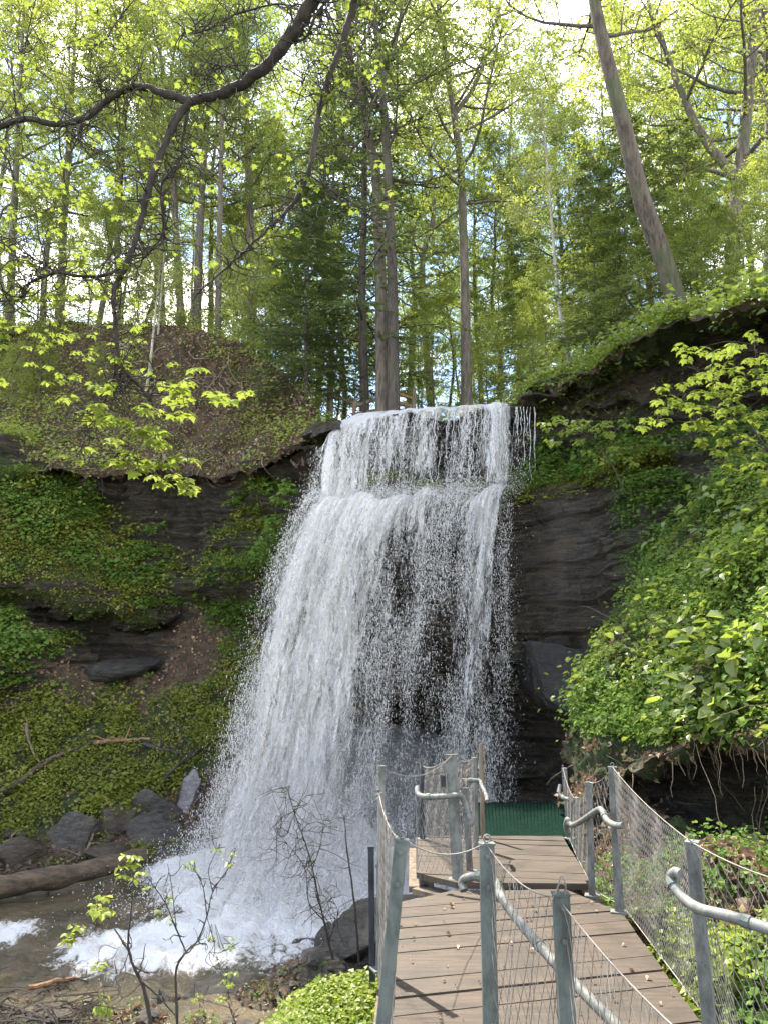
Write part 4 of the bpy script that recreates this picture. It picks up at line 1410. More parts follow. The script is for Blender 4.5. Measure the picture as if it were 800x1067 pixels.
def prism(nm, pix, Y0, depth, mat, label, tilt=0.0, kind=None, cat=None):
    """solid slab: outline at its own distance extruded back by depth, edges worn"""
    P = [at(u, v, Y0 + dY) for (u, v, dY) in pix]
    n = len(P)
    c = np.mean(P, 0)
    mb = MB()
    k = 26
    ring = []
    for i in range(n):
        for s in np.linspace(0, 1, k, endpoint=False):
            ring.append(P[i] * (1 - s) + P[(i + 1) % n] * s)
    ring = np.array(ring)
    m = len(ring)
    rows = []
    for q in (0.0, .15, .3, .45, .6, .75, .9, .98):
        rows.append(c + (ring - c) * q)
    rows.append(ring + [0, .04, 0])
    for q in np.linspace(.1, 1, 8):
        rows.append(c + (ring - c) * (1 - .1 * q) + np.array([0, depth * q, 0]))
    V = np.array(rows).reshape(-1, 3)
    V = V + np.array([.02, -.09, .03]) * fbm(V * [2, 2, 5], 4, 5)[:, None] * 1.6
    i = np.arange(len(rows) - 1)[:, None] * m
    j = np.arange(m)[None]
    f = np.stack([i + j, i + m + j, i + m + (j + 1) % m, i + (j + 1) % m], -1).reshape(-1, 4)
    mb.add(V, f, .5)
    o = mb.build(nm, M[mat])
    tag(o, label, cat, kind=kind)
    return o


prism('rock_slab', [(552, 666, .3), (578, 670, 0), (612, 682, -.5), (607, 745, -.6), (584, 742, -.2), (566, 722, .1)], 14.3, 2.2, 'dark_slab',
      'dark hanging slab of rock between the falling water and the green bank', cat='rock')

# log at the left of the creek
lg = empty('fallen_log', tuple(at(60, 925, 14.2)))
tag(lg, 'thick mossy fallen log lying along the left side of the creek', 'log')
P = catmull([at(-70, 946, 13.0), at(0, 926, 13.4), at(60, 914, 13.7), at(110, 902, 14.0), at(152, 892, 14.4)], 12)
mb = MB()
tube(mb, P, np.linspace(.21, .12, len(P)) * (1 + .16 * fbm(P * 1.4, 3, 8)), 20)
mb.v[0] = mb.v[0] + np.array([0, -.5, 1]) * (.09 * fbm(mb.v[0] * np.array([1.5, 6, 6]), 4, 9))[:, None]
part(mb, 'trunk', M['log'], lg, True)
for uu in (50, 73, 24):
    mb = MB()
    a = at(uu, 930, 13.9)
    tube(mb, [a, a + [.02, -.08, -.2], a + [.03, -.12, -.42]], [.03, .025, .012], 6)
    part(mb, 'broken_branch', M['log'], lg)


def stick(pix, r, label, mat='root', off=.16, nm='fallen_branch', twigs=4, seed=1):
    pts = []
    for (u, v) in pix:
        p, n = hit(u, v)
        pts.append(p + n * off * .5 + np.array([0, 0, off * .5]))
    P = catmull(pts, 8)
    P = P + RNG.normal(size=P.shape) * r * .25
    mb = MB()
    tube(mb, P, np.linspace(r, r * .45, len(P)), 7)
    rs = random.Random(seed)
    for k in range(twigs):
        i = rs.randrange(len(P) // 4, len(P))
        d = np.array([rs.uniform(-1, 1), rs.uniform(-.6, .2), rs.uniform(.1, 1)]) * rs.uniform(.2, .6)
        tube(mb, [P[i], P[i] + d * .5 + [0, 0, .04], P[i] + d], [r * .4, r * .25, r * .12], 5)
    o = mb.build(nm, M[mat])
    tag(o, label, 'branch')
    return o


stick([(2, 832), (30, 815), (55, 797), (80, 785), (97, 779)], .075, 'long crooked grey branch lying across the grassy slope on the left', 'log')
stick([(98, 779), (125, 776), (158, 775)], .055, 'orange brown bare branch lying level on the grassy slope', 'orange_wood', seed=2)
stick([(152, 779), (172, 786), (192, 789)], .05, 'dark branch pointing down to the right beyond the orange one', 'bark_dark', seed=3)
stick([(28, 760), (33, 782), (42, 800)], .035, 'short pale stick standing on the slope at the far left', 'root', seed=4)
stick([(172, 816), (190, 800), (212, 786)], .045, 'dark branch slanting up beside the spray at the foot of the slope', 'bark_dark', seed=5)
stick([(100, 868), (92, 888), (85, 898)], .03, 'thin broken stick leaning beside the large boulder', 'root', .12, seed=6)
stick([(30, 1045), (70, 1035), (105, 1038), (132, 1045)], .03, 'short reddish log at the lower left on the near bank', 'orange_wood', seed=8)
stick([(-5, 900), (5, 885), (14, 872)], .04, 'pale bleached stub of wood at the left edge of the photo', 'root', .1, seed=9)

# heap of thin sticks
mb = MB()
for k in range(260):
    u, v = random.uniform(-30, 110), random.uniform(1012, 1090)
    p, n = hit(u, v, (BV_N,))
    if p is None:
        continue
    a = random.uniform(0, math.pi)
    L = random.uniform(.15, .75)
    d = np.array([math.cos(a), math.sin(a) * .8, random.uniform(-.15, .35)]) * L
    h = np.array([0, 0, random.uniform(.01, .16)])
    tube(mb, [p + h - d / 2, p + h + [0, 0, random.uniform(-.03, .09)], p + h + d / 2], [random.uniform(.004, .012)] * 2 + [.003], 4)
o = mb.build('dead_sticks', M['twig'])
tag(o, 'tangle of thin brown dead sticks on the near bank', kind='stuff')

# ------------------------------------------------------------------ leaves
def leaf_batch(pos, d, nrm, size, width=.5, shape='kite', fold=.16):
    d = norm(d)
    nrm = nrm - d * (nrm * d).sum(-1, keepdims=True)
    nrm = norm(nrm)
    s = np.cross(d, nrm)
    if shape == 'kite':
        T = np.array([[0, 0, 0], [.45, .5, 1], [1, 0, -.6], [.45, -.5, 1]])
        F_ = np.array([[0, 1, 2, 3]])
    elif shape == 'oval':
        T = np.array([[0, 0, 0], [.3, .48, 1], [.68, .38, .6], [1, 0, -1.2], [.68, -.38, .6], [.3, -.48, 1]])
        F_ = np.array([[0, 1, 2, 3], [0, 3, 4, 5]])
    else:  # maple, five lobes drooping
        out = [(0, 0), (.10, .30), (.02, .55), (.38, .36), (.52, .60), (.60, .26), (1.0, 0), (.60, -.26), (.52, -.60), (.38, -.36), (.02, -.55), (.10, -.30)]
        T = np.array([[.32, 0, .9]] + [[a, b_, .9 - 3.6 * ((a - .32) ** 2 + b_ ** 2)] for a, b_ in out])
        F_ = np.array([[0, 1 + i, 1 + (i + 1) % 12] for i in range(12)])
    n = len(pos)
    sz = np.broadcast_to(size, (n,))[:, None, None]
    V = pos[:, None] + sz * (T[None, :, :1] * d[:, None] + T[None, :, 1:2] * width * 2 * s[:, None] + T[None, :, 2:] * fold * nrm[:, None])
    Fc = (F_[None] + (np.arange(n) * len(T))[:, None, None]).reshape(-1, F_.shape[1])
    return V.reshape(-1, 3), Fc, len(T)


def add_leaves(mb, pos, d, nrm, size, tone, **k):
    v, f, m = leaf_batch(pos, d, nrm, size, **k)
    mb.add(v, f, np.repeat(tone, m))


def bundle(mb, P, R, sides=3, tone=.5):
    """many equal-length polylines to tubes: P (n,m,3) R (n,m)"""
    n, m, _ = P.shape
    T = norm(np.gradient(P, axis=1))
    ref = norm(np.random.default_rng(1).normal(size=(n, 1, 3)))
    N = norm(ref - T * (T * ref).sum(-1, keepdims=True))
    B = np.cross(T, N)
    a = np.arange(sides) * 2 * math.pi / sides
    V = P[:, :, None] + R[:, :, None, None] * (np.cos(a)[None, None, :, None] * N[:, :, None] + np.sin(a)[None, None, :, None] * B[:, :, None])
    i = np.arange(m - 1)[:, None] * sides
    j = np.arange(sides)[None]
    f = np.stack([i + j, i + (j + 1) % sides, i + sides + (j + 1) % sides, i + sides + j], -1).reshape(-1, 4)
    Fc = (f[None] + (np.arange(n) * m * sides)[:, None, None]).reshape(-1, 4)
    mb.add(V.reshape(-1, 3), Fc, tone)


def grow(rs, st, d, L, m, bend=0.0, wob=.15):
    n = len(st)
    P = np.zeros((n, m, 3))
    P[:, 0] = st
    d = norm(d)
    for k in range(1, m):
        d = norm(d + np.array([0, 0, bend]) + rs.normal(size=(n, 3)) * wob)
        P[:, k] = P[:, k - 1] + d * (L / (m - 1))[:, None]
    return P


def interp_path(P, q):
    """P (n,m,3), q (n,k) in 0..1 -> points (n,k,3), dirs"""
    m = P.shape[1]
    x = q * (m - 1)
    i = np.minimum(x.astype(int), m - 2)
    t = (x - i)[..., None]
    a = np.take_along_axis(P, i[..., None].repeat(3, -1), 1)
    b_ = np.take_along_axis(P, (i + 1)[..., None].repeat(3, -1), 1)
    return a + (b_ - a) * t, norm(b_ - a)


def make_tree(seed, H, r0, cb, R, nl, nleaf, ls, path=None, rise=(.35, 1.1), lw=.3, shape='kite', taper=.85, fork=None, leaf_q=.3, top=1.0, world=None):
    """-> wood MB, leaf MB with the tree's base at the origin"""
    rs = np.random.default_rng(seed)
    wood, leaf = MB(), MB()
    if path is None:
        n = 12
        z = np.linspace(-.4, H, n)
        wob = np.cumsum(rs.normal(size=(n, 2)) * H * .007, 0)
        path = np.stack([wob[:, 0] - wob[1, 0], wob[:, 1] - wob[1, 1], z], -1)
    path = catmull(path, 4)
    m = len(path)
    tt_ = np.linspace(0, 1, m)
    rad = r0 * ((1 - tt_) ** taper * .93 + .07) * (1 + .45 * np.exp(-tt_ * 26))
    tube(wood, path, rad, 12, .5)
    stems = [(path, rad)]
    for fk in (fork or []):
        q, dx_, dy_, hh = fk
        i = int(q * (m - 1))
        st = path[i]
        L = hh
        zz_ = np.linspace(0, 1, 9)
        p2 = st + np.stack([dx_ * zz_ ** .7, dy_ * zz_ ** .7, L * zz_], -1)
        p2 = p2 + np.cumsum(rs.normal(size=(9, 3)) * .05, 0) * (zz_[:, None] > 0)
        r2 = rad[i] * .8 * ((1 - zz_) ** .8 * .93 + .07)
        tube(wood, p2, r2, 9, .5)
        stems.append((p2, r2))
    ST, DR, LN, RD = [], [], [], []
    for si, (pp, rr_) in enumerate(stems):
        c0 = cb if si == 0 else .15
        k_ = nl if si == 0 else nl // 2
        t = c0 + (top - c0) * (np.arange(k_) + rs.random(k_) * .8) / k_
        x = np.clip(t, 0, .995) * (len(pp) - 1)
        i = np.minimum(x.astype(int), len(pp) - 2)
        st = pp[i] + (pp[i + 1] - pp[i]) * (x - i)[:, None]
        az = np.arange(k_) * 2.4 + rs.random(k_) * 1.2
        q = (t - c0) / (1 - c0)
        ri = rise[0] + (rise[1] - rise[0]) * q
        d = np.stack([np.cos(az), np.sin(az), ri], -1)
        ST.append(st); DR.append(d)
        LN.append(R * (1 - .62 * q) * (.45 + .55 * np.minimum(1, q * 4 + .3)) * rs.uniform(.7, 1.2, k_) * (1 if si == 0 else .75))
        RD.append(np.minimum(rr_[i] * .5, .012 + LN[-1] * .014))
    ST, DR, LN, RD = [np.concatenate(a) for a in (ST, DR, LN, RD)]
    limbs = grow(rs, ST, DR, LN, 7, .05, .13)
    bundle(wood, limbs, RD[:, None] * np.linspace(1, .25, 7)[None], 5)
    ks = 9
    q = .22 + .78 * (np.arange(ks)[None] + rs.random((len(ST), ks))) / ks
    sp_, sd = interp_path(limbs, np.clip(q, 0, .99))
    side = norm(np.cross(sd, [0, 0, 1.0]))
    sgn = np.where((np.arange(ks) % 2)[None, :, None] == 0, 1, -1)
    d = sd * .7 + side * sgn * .9 + rs.normal(size=sd.shape) * .3 + [0, 0, .08]
    L2 = (LN[:, None] * .42 * (1.15 - .6 * q) + .25)
    subs = grow(rs, sp_.reshape(-1, 3), d.reshape(-1, 3), L2.ravel(), 5, .02, .16)
    r2 = np.repeat(RD * .35, ks)
    bundle(wood, subs, np.maximum(r2[:, None] * np.linspace(1, .3, 5)[None], .003), 3)
    kt = 5
    q = .15 + .85 * (np.arange(kt)[None] + rs.random((len(subs), kt))) / kt
    tp_, td = interp_path(subs, np.clip(q, 0, .99))
    d = td * .7 + norm(np.cross(td, [0, 0, 1.0])) * np.where((np.arange(kt) % 2)[None, :, None] == 0, 1, -1) + rs.normal(size=td.shape) * .35
    L3 = np.full(len(subs) * kt, .0) + rs.uniform(.25, .6, len(subs) * kt) * min(1.0, R / 3.5)
    tw = grow(rs, tp_.reshape(-1, 3), d.reshape(-1, 3), L3, 3, -.03, .2)
    bundle(wood, tw, np.broadcast_to(np.array([.0045, .0035, .002]), tw.shape[:2]), 3)
    # leaves
    idx = rs.integers(0, len(tw), nleaf)
    a, b_ = tw[idx, 0], tw[idx, 2]
    t = rs.random((nleaf, 1)) * 1.05
    pos = a + (b_ - a) * t + rs.normal(size=(nleaf, 3)) * np.array([.05, .05, .035])
    d = norm(b_ - a) * .6 + rs.normal(size=(nleaf, 3)) * .7 + [0, 0, -.25]
    nr = rs.normal(size=(nleaf, 3)) * .45 + [0, 0, 1]
    sz = ls * rs.uniform(.6, 1.25, nleaf)
    tone = np.clip(rs.normal(.45, .2, nleaf) + .18 * rs.normal(size=len(tw))[idx], 0, 1)
    if world is not None:
        # unseen crown tops stripped of most leaves, shaped to let sun into the gorge
        wp = pos + world
        kp = ((wp[:, 2] - EYE) / np.maximum(wp[:, 1], 1) < 1.05) | (rs.random(nleaf) < .12)
        pos, d, nr, sz, tone = pos[kp], d[kp], nr[kp], sz[kp], tone[kp]
    add_leaves(leaf, pos, d, nr, sz, tone, width=lw, shape=shape)
    return wood, leaf


def make_hemlock(seed, H, r0, R, nb, nleaf, cb=.12):
    rs = np.random.default_rng(seed)
    wood, leaf = MB(), MB()
    z = np.linspace(-.4, H, 10)
    path = np.stack([np.cumsum(rs.normal(size=10) * .03), np.cumsum(rs.normal(size=10) * .03), z], -1)
    tube(wood, path, r0 * ((1 - np.linspace(0, 1, 10)) ** .9 * .95 + .05), 9, .5)
    t = cb + (1 - cb) * ((np.arange(nb) + rs.random(nb)) / nb)
    st = np.stack([np.interp(t * H, z, path[:, 0]), np.interp(t * H, z, path[:, 1]), t * H], -1)
    az = np.arange(nb) * 2.4 + rs.random(nb)
    q = (t - cb) / (1 - cb)
    L = R * (1 - q) ** .75 * rs.uniform(.6, 1.15, nb) + .25
    d = np.stack([np.cos(az), np.sin(az), .25 - .2 * (1 - q)], -1)
    br = grow(rs, st, d, L, 7, -.05, .07)
    bundle(wood, br, np.linspace(1, .2, 7)[None] * (.008 + L * .009)[:, None], 4)
    ks = 14
    qq = .12 + .88 * (np.arange(ks)[None] + rs.random((nb, ks))) / ks
    sp_, sd = interp_path(br, np.clip(qq, 0, .99))
    side = norm(np.cross(sd, [0, 0, 1.0]))
    sgn = np.where((np.arange(ks) % 2)[None, :, None] == 0, 1, -1)
    d = sd * .8 + side * sgn + rs.normal(size=sd.shape) * .1
    L2 = L[:, None] * .38 * (1.1 - .75 * qq) + .12
    tw = grow(rs, sp_.reshape(-1, 3), d.reshape(-1, 3), L2.ravel(), 4, -.06, .06)
    bundle(wood, tw, np.broadcast_to(np.array([.004, .003, .002, .001]), tw.shape[:2]), 3)
    pr = L2.ravel() / L2.sum()
    idx = rs.choice(len(tw), nleaf, p=pr)
    x = rs.random((nleaf, 1))
    P, D = interp_path(tw[idx], x)
    P, D = P[:, 0], D[:, 0]
    side = norm(np.cross(D, [0, 0, 1.0]))
    d = D * .9 + side * rs.choice([-1, 1], (nleaf, 1)) * .8 + rs.normal(size=(nleaf, 3)) * .12
    nr = rs.normal(size=(nleaf, 3)) * .25 + [0, 0, 1]
    tone = np.clip(rs.normal(.4, .2, nleaf) + .25 * (x[:, 0] - .5) + .2 * rs.normal(size=len(tw))[idx], 0, 1)
    add_leaves(leaf, P, d, nr, .13 * rs.uniform(.6, 1.2, nleaf), tone, width=.2, shape='kite', fold=.06)
    return wood, leaf


def tree_thing(nm, wood, leaf, loc, label, cat, wm, lm, group=None, rz=0, sc=1.0, tn='trunk', cn='crown'):
    r = empty(nm, loc, rz)
    r.scale = (sc, sc, sc)
    tag(r, label, cat, group)
    if wood is not None:
        w_ = wood if isinstance(wood, bpy.types.Mesh) else wood.mesh(tn, M[wm], True)
        link(bpy.data.objects.new(tn, w_), r)
    if leaf is not None:
        l_ = leaf if isinstance(leaf, bpy.types.Mesh) else leaf.mesh(cn, M[lm], False)
        link(bpy.data.objects.new(cn, l_), r)
    return r


def copy_thing(src, loc, rz, sc, label, group):
    c = src.copy()
    COL.objects.link(c)
    c.location = loc
    c.rotation_euler = (0, 0, rz)
    c.scale = (sc, sc, sc)
    c['label'] = label
    c['group'] = group
    for ch in src.children:
        k = ch.copy()
        COL.objects.link(k)
        k.parent = c
    return c


def on_ground(u, Y, vbase=420):
    V = (533.5 - vbase) / F
    x = (u - 400) / F * Y / (CP - V * SP)
    return np.array([x, Y, ground_z(x, Y) - .05])


def world_path(pix):
    P = np.array([at(*q) for q in pix])
    return P


# --- hero trees
def hero(pix, r0, seed, label, R, nl, nleaf, ls, cb, wm='bark_grey', lm='leaf_mid', nm='deciduous_tree', extra_top=None, fork=None, rise=(.2, .8), shape='kite', taper=.6, lw=.32):
    P = world_path(pix)
    gz = ground_z(P[0][0], P[0][1])
    base = np.array([P[0][0], P[0][1], gz])
    if P[0][2] > gz:
        P = np.vstack([[P[0][0], P[0][1], gz - .3], P])
    if extra_top:
        d = norm(P[-1] - P[-2])
        P = np.vstack([P, P[-1] + d * extra_top * .5, P[-1] + d * extra_top])
    # even spacing
    L = np.concatenate([[0], np.cumsum(np.linalg.norm(np.diff(P, axis=0), axis=1))])
    s = np.linspace(0, L[-1], 12)
    P = np.stack([np.interp(s, L, P[:, k]) for k in range(3)], -1)
    wood, leaf = make_tree(seed, 0, r0, cb, R, nl, int(nleaf * .72), ls, path=P - base, world=base, fork=fork, rise=rise, shape=shape, taper=taper, lw=lw)
    return tree_thing(nm, wood, leaf, base, label, 'tree', wm, lm)


hero([(706, 318, 13.9), (690, 268, 13.7), (664, 195, 13.5), (645, 110, 13.3), (630, 60, 13.2), (617, -10, 13.2)], .20, 101,
     'big bare grey trunk leaning left from the top of the right cliff', 3.0, 16, 9000, .10, .52, wm='bark_brown', lm='leaf_spring', extra_top=5)
hero([(764, 305, 16.5), (762, 240, 16.5), (770, 185, 16.5), (778, 110, 16.4), (785, 40, 16.4)], .19, 102,
     'rust brown trunk forking upward at the right edge behind the leaning trunk', 4.2, 22, 26000, .10, .30, extra_top=6, fork=[(.36, -2.2, 0, 7)], lm='leaf_spring')
hero([(800, 285, 19), (806, 200, 19), (800, 100, 19)], .2, 103, 'trunk half cut off by the right edge of the photo', 4.5, 20, 22000, .10, .3, extra_top=8, lm='leaf_mid')
hero([(399, 438, 19.4), (397, 300, 19.6), (392, 180, 19.8), (372, 90, 20), (355, 20, 20)], .19, 104,
     'left of the twin stout grey trunks just behind the lip of the falls', 4.0, 22, 24000, .095, .42, extra_top=5, fork=[(.55, 1.6, .5, 8)])
hero([(410, 438, 19.0), (409, 300, 19.1), (404, 180, 19.2), (398, 80, 19.2), (388, 0, 19.2)], .165, 105,
     'right of the twin stout grey trunks just behind the lip of the falls', 4.0, 22, 24000, .095, .42, wm='bark_dark', extra_top=5)
hero([(486, 425, 21), (484, 300, 21), (480, 175, 21), (470, 100, 21), (460, 30, 21)], .165, 106,
     'straight brown grey trunk standing above the middle of the falls and forking high up', 4.3, 26, 30000, .095, .40, lm='leaf_spring', extra_top=5, fork=[(.58, 2.2, 0, 7)])
hero([(593, 392, 17.3), (582, 320, 17.4), (575, 240, 17.5), (570, 180, 17.6)], .055, 107,
     'slender pale birch stem leaning left above the right end of the falls', 1.8, 16, 6000, .085, .45, wm='bark_pale', lm='leaf_spring', extra_top=3)
hero([(205, 352, 26), (208, 250, 26), (214, 150, 26.5), (222, 60, 27)], .17, 108,
     'left stem of the close group on the bare hillside', 4.0, 24, 26000, .10, .35, lm='leaf_spring', extra_top=4)
hero([(190, 350, 26), (184, 250, 26), (180, 150, 26.5), (168, 60, 27)], .15, 109,
     'grey trunk curving left on the crest of the bare hillside', 4.0, 24, 26000, .10, .35, lm='leaf_spring', extra_top=4)
hero([(227, 385, 24), (228, 300, 24), (230, 200, 24.4), (232, 120, 24.8)], .12, 110,
     'straight trunk with spreading roots on the crumbling bank', 3.2, 20, 16000, .10, .45, lm='leaf_mid', extra_top=5)
hero([(152, 415, 23), (158, 370, 23.2), (162, 330, 23.5)], .055, 111, 'thin pale sapling stem left of the bare brown scar', 1.6, 12, 4500, .09, .5, wm='bark_pale', lm='leaf_spring', extra_top=2.5, nm='sapling')
hero([(161, 415, 23.2), (165, 350, 23.5), (168, 310, 23.6)], .05, 112, 'second thin pale sapling stem beside the bare brown scar', 1.6, 12, 4500, .09, .5, wm='bark_pale', lm='leaf_spring', extra_top=2.5, nm='sapling')
hero([(262, 378, 27), (262, 260, 27), (258, 140, 27.5)], .19, 113, 'broad straight trunk on the ridge right of the stem group', 4.2, 24, 26000, .10, .4, extra_top=8)
hero([(320, 432, 21), (305, 395, 20.8), (275, 345, 20.6), (262, 320, 20.5)], .05, 114,
     'thin stem leaning far left over the bank beside the falls', 1.8, 14, 5000, .085, .4, lm='leaf_spring', extra_top=1.5, nm='sapling')
hero([(62, 348, 27), (66, 250, 27), (72, 150, 27.5)], .16, 115, 'grey trunk standing on the ridge at the far left', 4.4, 24, 30000, .10, .3, lm='leaf_spring', extra_top=8)
hero([(10, 350, 26), (14, 240, 26), (20, 120, 26.5)], .15, 116, 'trunk against the left edge of the photo on the ridge', 4.4, 24, 30000, .10, .28, lm='leaf_spring', extra_top=7)
hero([(126, 346, 29), (122, 250, 29), (130, 130, 29)], .15, 117, 'slim grey trunk on the ridge above the left end of the cliff', 4.2, 24, 26000, .10, .35, lm='leaf_mid', extra_top=7)

# --- hemlocks
hw, hl = make_hemlock(201, 15, .15, 3.0, 70, 22000)
p = on_ground(378, 20.3)
hem = tree_thing('hemlock_tree', hw, hl, p, 'dark hemlock with drooping sprays just left of the twin trunks', 'tree', 'bark_dark', 'needle', 'hemlocks behind the waterfall')
hw2, hl2 = make_hemlock(202, 9, .09, 2.4, 70, 24000, cb=.04)
p = on_ground(318, 19.8)
hem2 = tree_thing('hemlock_tree', hw2, hl2, p, 'young grey green hemlock hanging over the left end of the lip', 'tree', 'bark_dark', 'needle', 'hemlocks behind the waterfall', sc=.72)
hw3, hl3 = make_hemlock(203, 9, .07, 2.6, 60, 17000, cb=.04)
hem3 = tree_thing('hemlock_tree', hw3, hl3, on_ground(672, 15.8), 'hemlock with flat sprays behind the leaning trunk', 'tree', 'bark_grey', 'needle_light', 'hemlocks behind the waterfall', sc=.75)
for (src, u, Y, sc, rz, lb) in (
        (hem3, 548, 25, .95, 1, 'loose hemlock above the right end of the falls'),
        (hem, 345, 27, 1.0, 2, 'tall hemlock behind the young grey green one'),
        (hem3, 628, 16.6, .66, 5, 'low hemlock between the birch stem and the leaning trunk'),
        (hem3, 735, 15.5, .66, 1.5, 'low hemlock right of the leaning trunk on the cliff top'),
        (hem3, 620, 28, 1.2, 5.5, 'far hemlock behind the pale birch stem')):
    copy_thing(src, on_ground(u, Y), rz, sc, lb, 'hemlocks behind the waterfall')

# --- woods
lib = []
for k, (H, r0, cb, R, nl, nleaf, wm, lm) in enumerate((
        (21, .17, .35, 4.2, 26, 30000, 'bark_grey', 'leaf_spring'),
        (23, .19, .42, 4.4, 26, 30000, 'bark_grey', 'leaf_mid'),
        (19, .12, .50, 3.2, 22, 22000, 'bark_dark', 'leaf_mid'),
        (9, .06, .18, 2.7, 22, 17000, 'bark_grey', 'leaf_lime'),
        (7, .05, .15, 2.3, 20, 13000, 'bark_grey', 'leaf_spring'))):
    w_, l_ = make_tree(300 + k, H, r0, cb, R, nl, int(nleaf * (.62 if k < 3 else .85)), .105 if k < 3 else .09)
    lib.append([w_.mesh('trunk', M[wm], True), l_.mesh('crown', M[lm], False), None])
ORD = ['first', 'second', 'third', 'fourth', 'fifth', 'sixth', 'seventh', 'eighth', 'ninth', 'tenth', 'eleventh', 'twelfth', 'thirteenth', 'fourteenth', 'fifteenth', 'sixteenth', 'seventeenth', 'eighteenth', 'nineteenth', 'twentieth']


def wood_tree(k, u, Y, sc, label, group, nm):
    w_, l_, src = lib[k]
    loc = on_ground(u, Y)
    rz = random.uniform(0, 6.28)
    if src is None:
        src = tree_thing(nm, w_, l_, loc, label, 'tree', None, None, group, rz, sc)
        lib[k][2] = src
        return
    copy_thing(src, loc, rz, sc, label, group)


def row_of(spec, what, group, nm, kinds):
    spec = sorted(spec)
    for i, (u, Y, sc) in enumerate(spec):
        lb = what.replace('#', ORD[i])
        wood_tree(kinds[i % len(kinds)], u, Y, sc * random.uniform(.93, 1.07), lb, group, nm)


row_of([(355, 30, 1), (422, 33, 1), (440, 36, .9), (452, 29, .9), (468, 38, 1), (505, 34, 1), (515, 30, .85), (535, 33, .95), (560, 36, 1), (585, 31, .9), (602, 27, .8)],
       '# slim trunk from the left in the row behind the falls lip', 'woods behind the lip of the falls', 'deciduous_tree', [2, 0, 2, 1])
row_of([(-30, 34, 1), (38, 36, 1), (95, 33, .9), (140, 36, 1), (165, 32, 1), (222, 33, .9), (248, 36, 1.05), (282, 32, .9), (300, 37, 1), (325, 33, .9)],
       '# trunk from the left in the woods behind the left ridge', 'woods behind the left ridge', 'deciduous_tree', [0, 1, 0, 2])
row_of([(645, 26, .8), (690, 28, .9), (725, 25, .8), (745, 30, .9), (785, 27, .85), (825, 24, .8), (860, 28, .9)],
       '# tree from the left in the woods behind the right cliff top', 'woods behind the right cliff', 'deciduous_tree', [0, 1, 0])
row_of([(335, 52, 1.1), (372, 58, 1.1), (415, 50, 1.1), (445, 60, 1.1), (475, 54, 1.1), (498, 62, 1.1), (528, 50, 1), (552, 57, 1.1), (578, 48, 1), (610, 52, 1), (640, 46, 1)],
       '# distant dark stem from the left beyond the falls', 'far woods beyond the falls', 'deciduous_tree', [2, 2, 1])
row_of([(-10, 50, 1.1), (55, 55, 1.1), (110, 50, 1.1), (155, 56, 1.1), (200, 50, 1.1), (240, 55, 1.1), (275, 50, 1.1), (310, 56, 1.1)],
       '# far tree from the left beyond the ridge', 'far woods beyond the ridge', 'deciduous_tree', [1, 0])
row_of([(352, 25, .8), (436, 26, .75), (452, 24, .62), (508, 24, .66), (522, 27, .85), (556, 22, .55), (574, 20.5, .5), (610, 19, .6), (640, 18.5, .5)],
       '# bushy young tree from the left at the top of the falls', 'young leafy trees at the top of the falls', 'young_tree', [3, 4])
row_of([(-20, 25, .75), (30, 26, .7), (85, 25.5, .7), (115, 25, .55), (240, 26, .7), (275, 25, .7), (300, 23.5, .6), (250, 29, .9)],
       '# leafy young tree from the left along the left ridge', 'young leafy trees on the ridge', 'young_tree', [4, 3])
row_of([(655, 16, .45), (690, 15, .42), (725, 14.5, .4), (760, 14, .42), (790, 13.5, .4), (830, 13, .5)],
       '# small leafy tree from the left along the right cliff top', 'small trees on the right cliff top', 'young_tree', [3, 4])
row_of([(40, 24, .32), (12, 23.5, .34), (100, 23.5, .28), (285, 21.8, .34), (330, 20.8, .30)],
       '# waist high bush from the left on the upper slope', 'bushes on the upper left slope', 'bush', [4, 3])

# --- split rail fence behind the lip
rf = empty('rail_fence', tuple(at(400, 430, 20.0)))
tag(rf, 'old split rail fence at the foot of the trunks behind the falls', 'fence')
for (u, v0, v1, Y) in ((369, 416, 440, 20.2), (431, 404, 432, 20.2), (345, 408, 432, 21)):
    mb = MB(); beam(mb, at(u, v1 + 8, Y), at(u, v0, Y), .10, .10, (0, 1, 0), bev=.01)
    part(mb, 'post', M['old_rail'], rf)
for (a, b_) in (((367, 424, 20.2), (402, 413, 20.3)), ((367, 432, 20.2), (402, 426, 20.3)), ((402, 406, 20.3), (432, 416, 20.2)), ((404, 416, 20.3), (432, 425, 20.2)), ((345, 411, 21), (369, 420, 20.2))):
    mb = MB(); beam(mb, at(*a), at(*b_), .07, .09, bev=.015)
    part(mb, 'rail', M['orange_wood'] if a[0] > 400 else M['old_rail'], rf)


# ------------------------------------------------------------------ limbs and plants drawn from paths
def cluster_leaves(leaf, c, n, size, rs, spread=.5, tone=.6, shape='maple'):
    """umbrella of drooping leaves round a twig tip"""
    az = np.arange(n) * 6.28 / n + rs.random() * 6
    d = np.stack([np.cos(az), np.sin(az), rs.normal(-.45, .22, n)], -1)
    pos = c + d * size * .25
    nr = np.stack([np.cos(az) * .5, np.sin(az) * .5, np.ones(n)], -1) + rs.normal(size=(n, 3)) * .25
    add_leaves(leaf, pos, d, nr, size * rs.uniform(.7, 1.15, n), np.clip(tone + rs.normal(0, .18, n), 0, 1), width=.5, shape=shape, fold=.13)


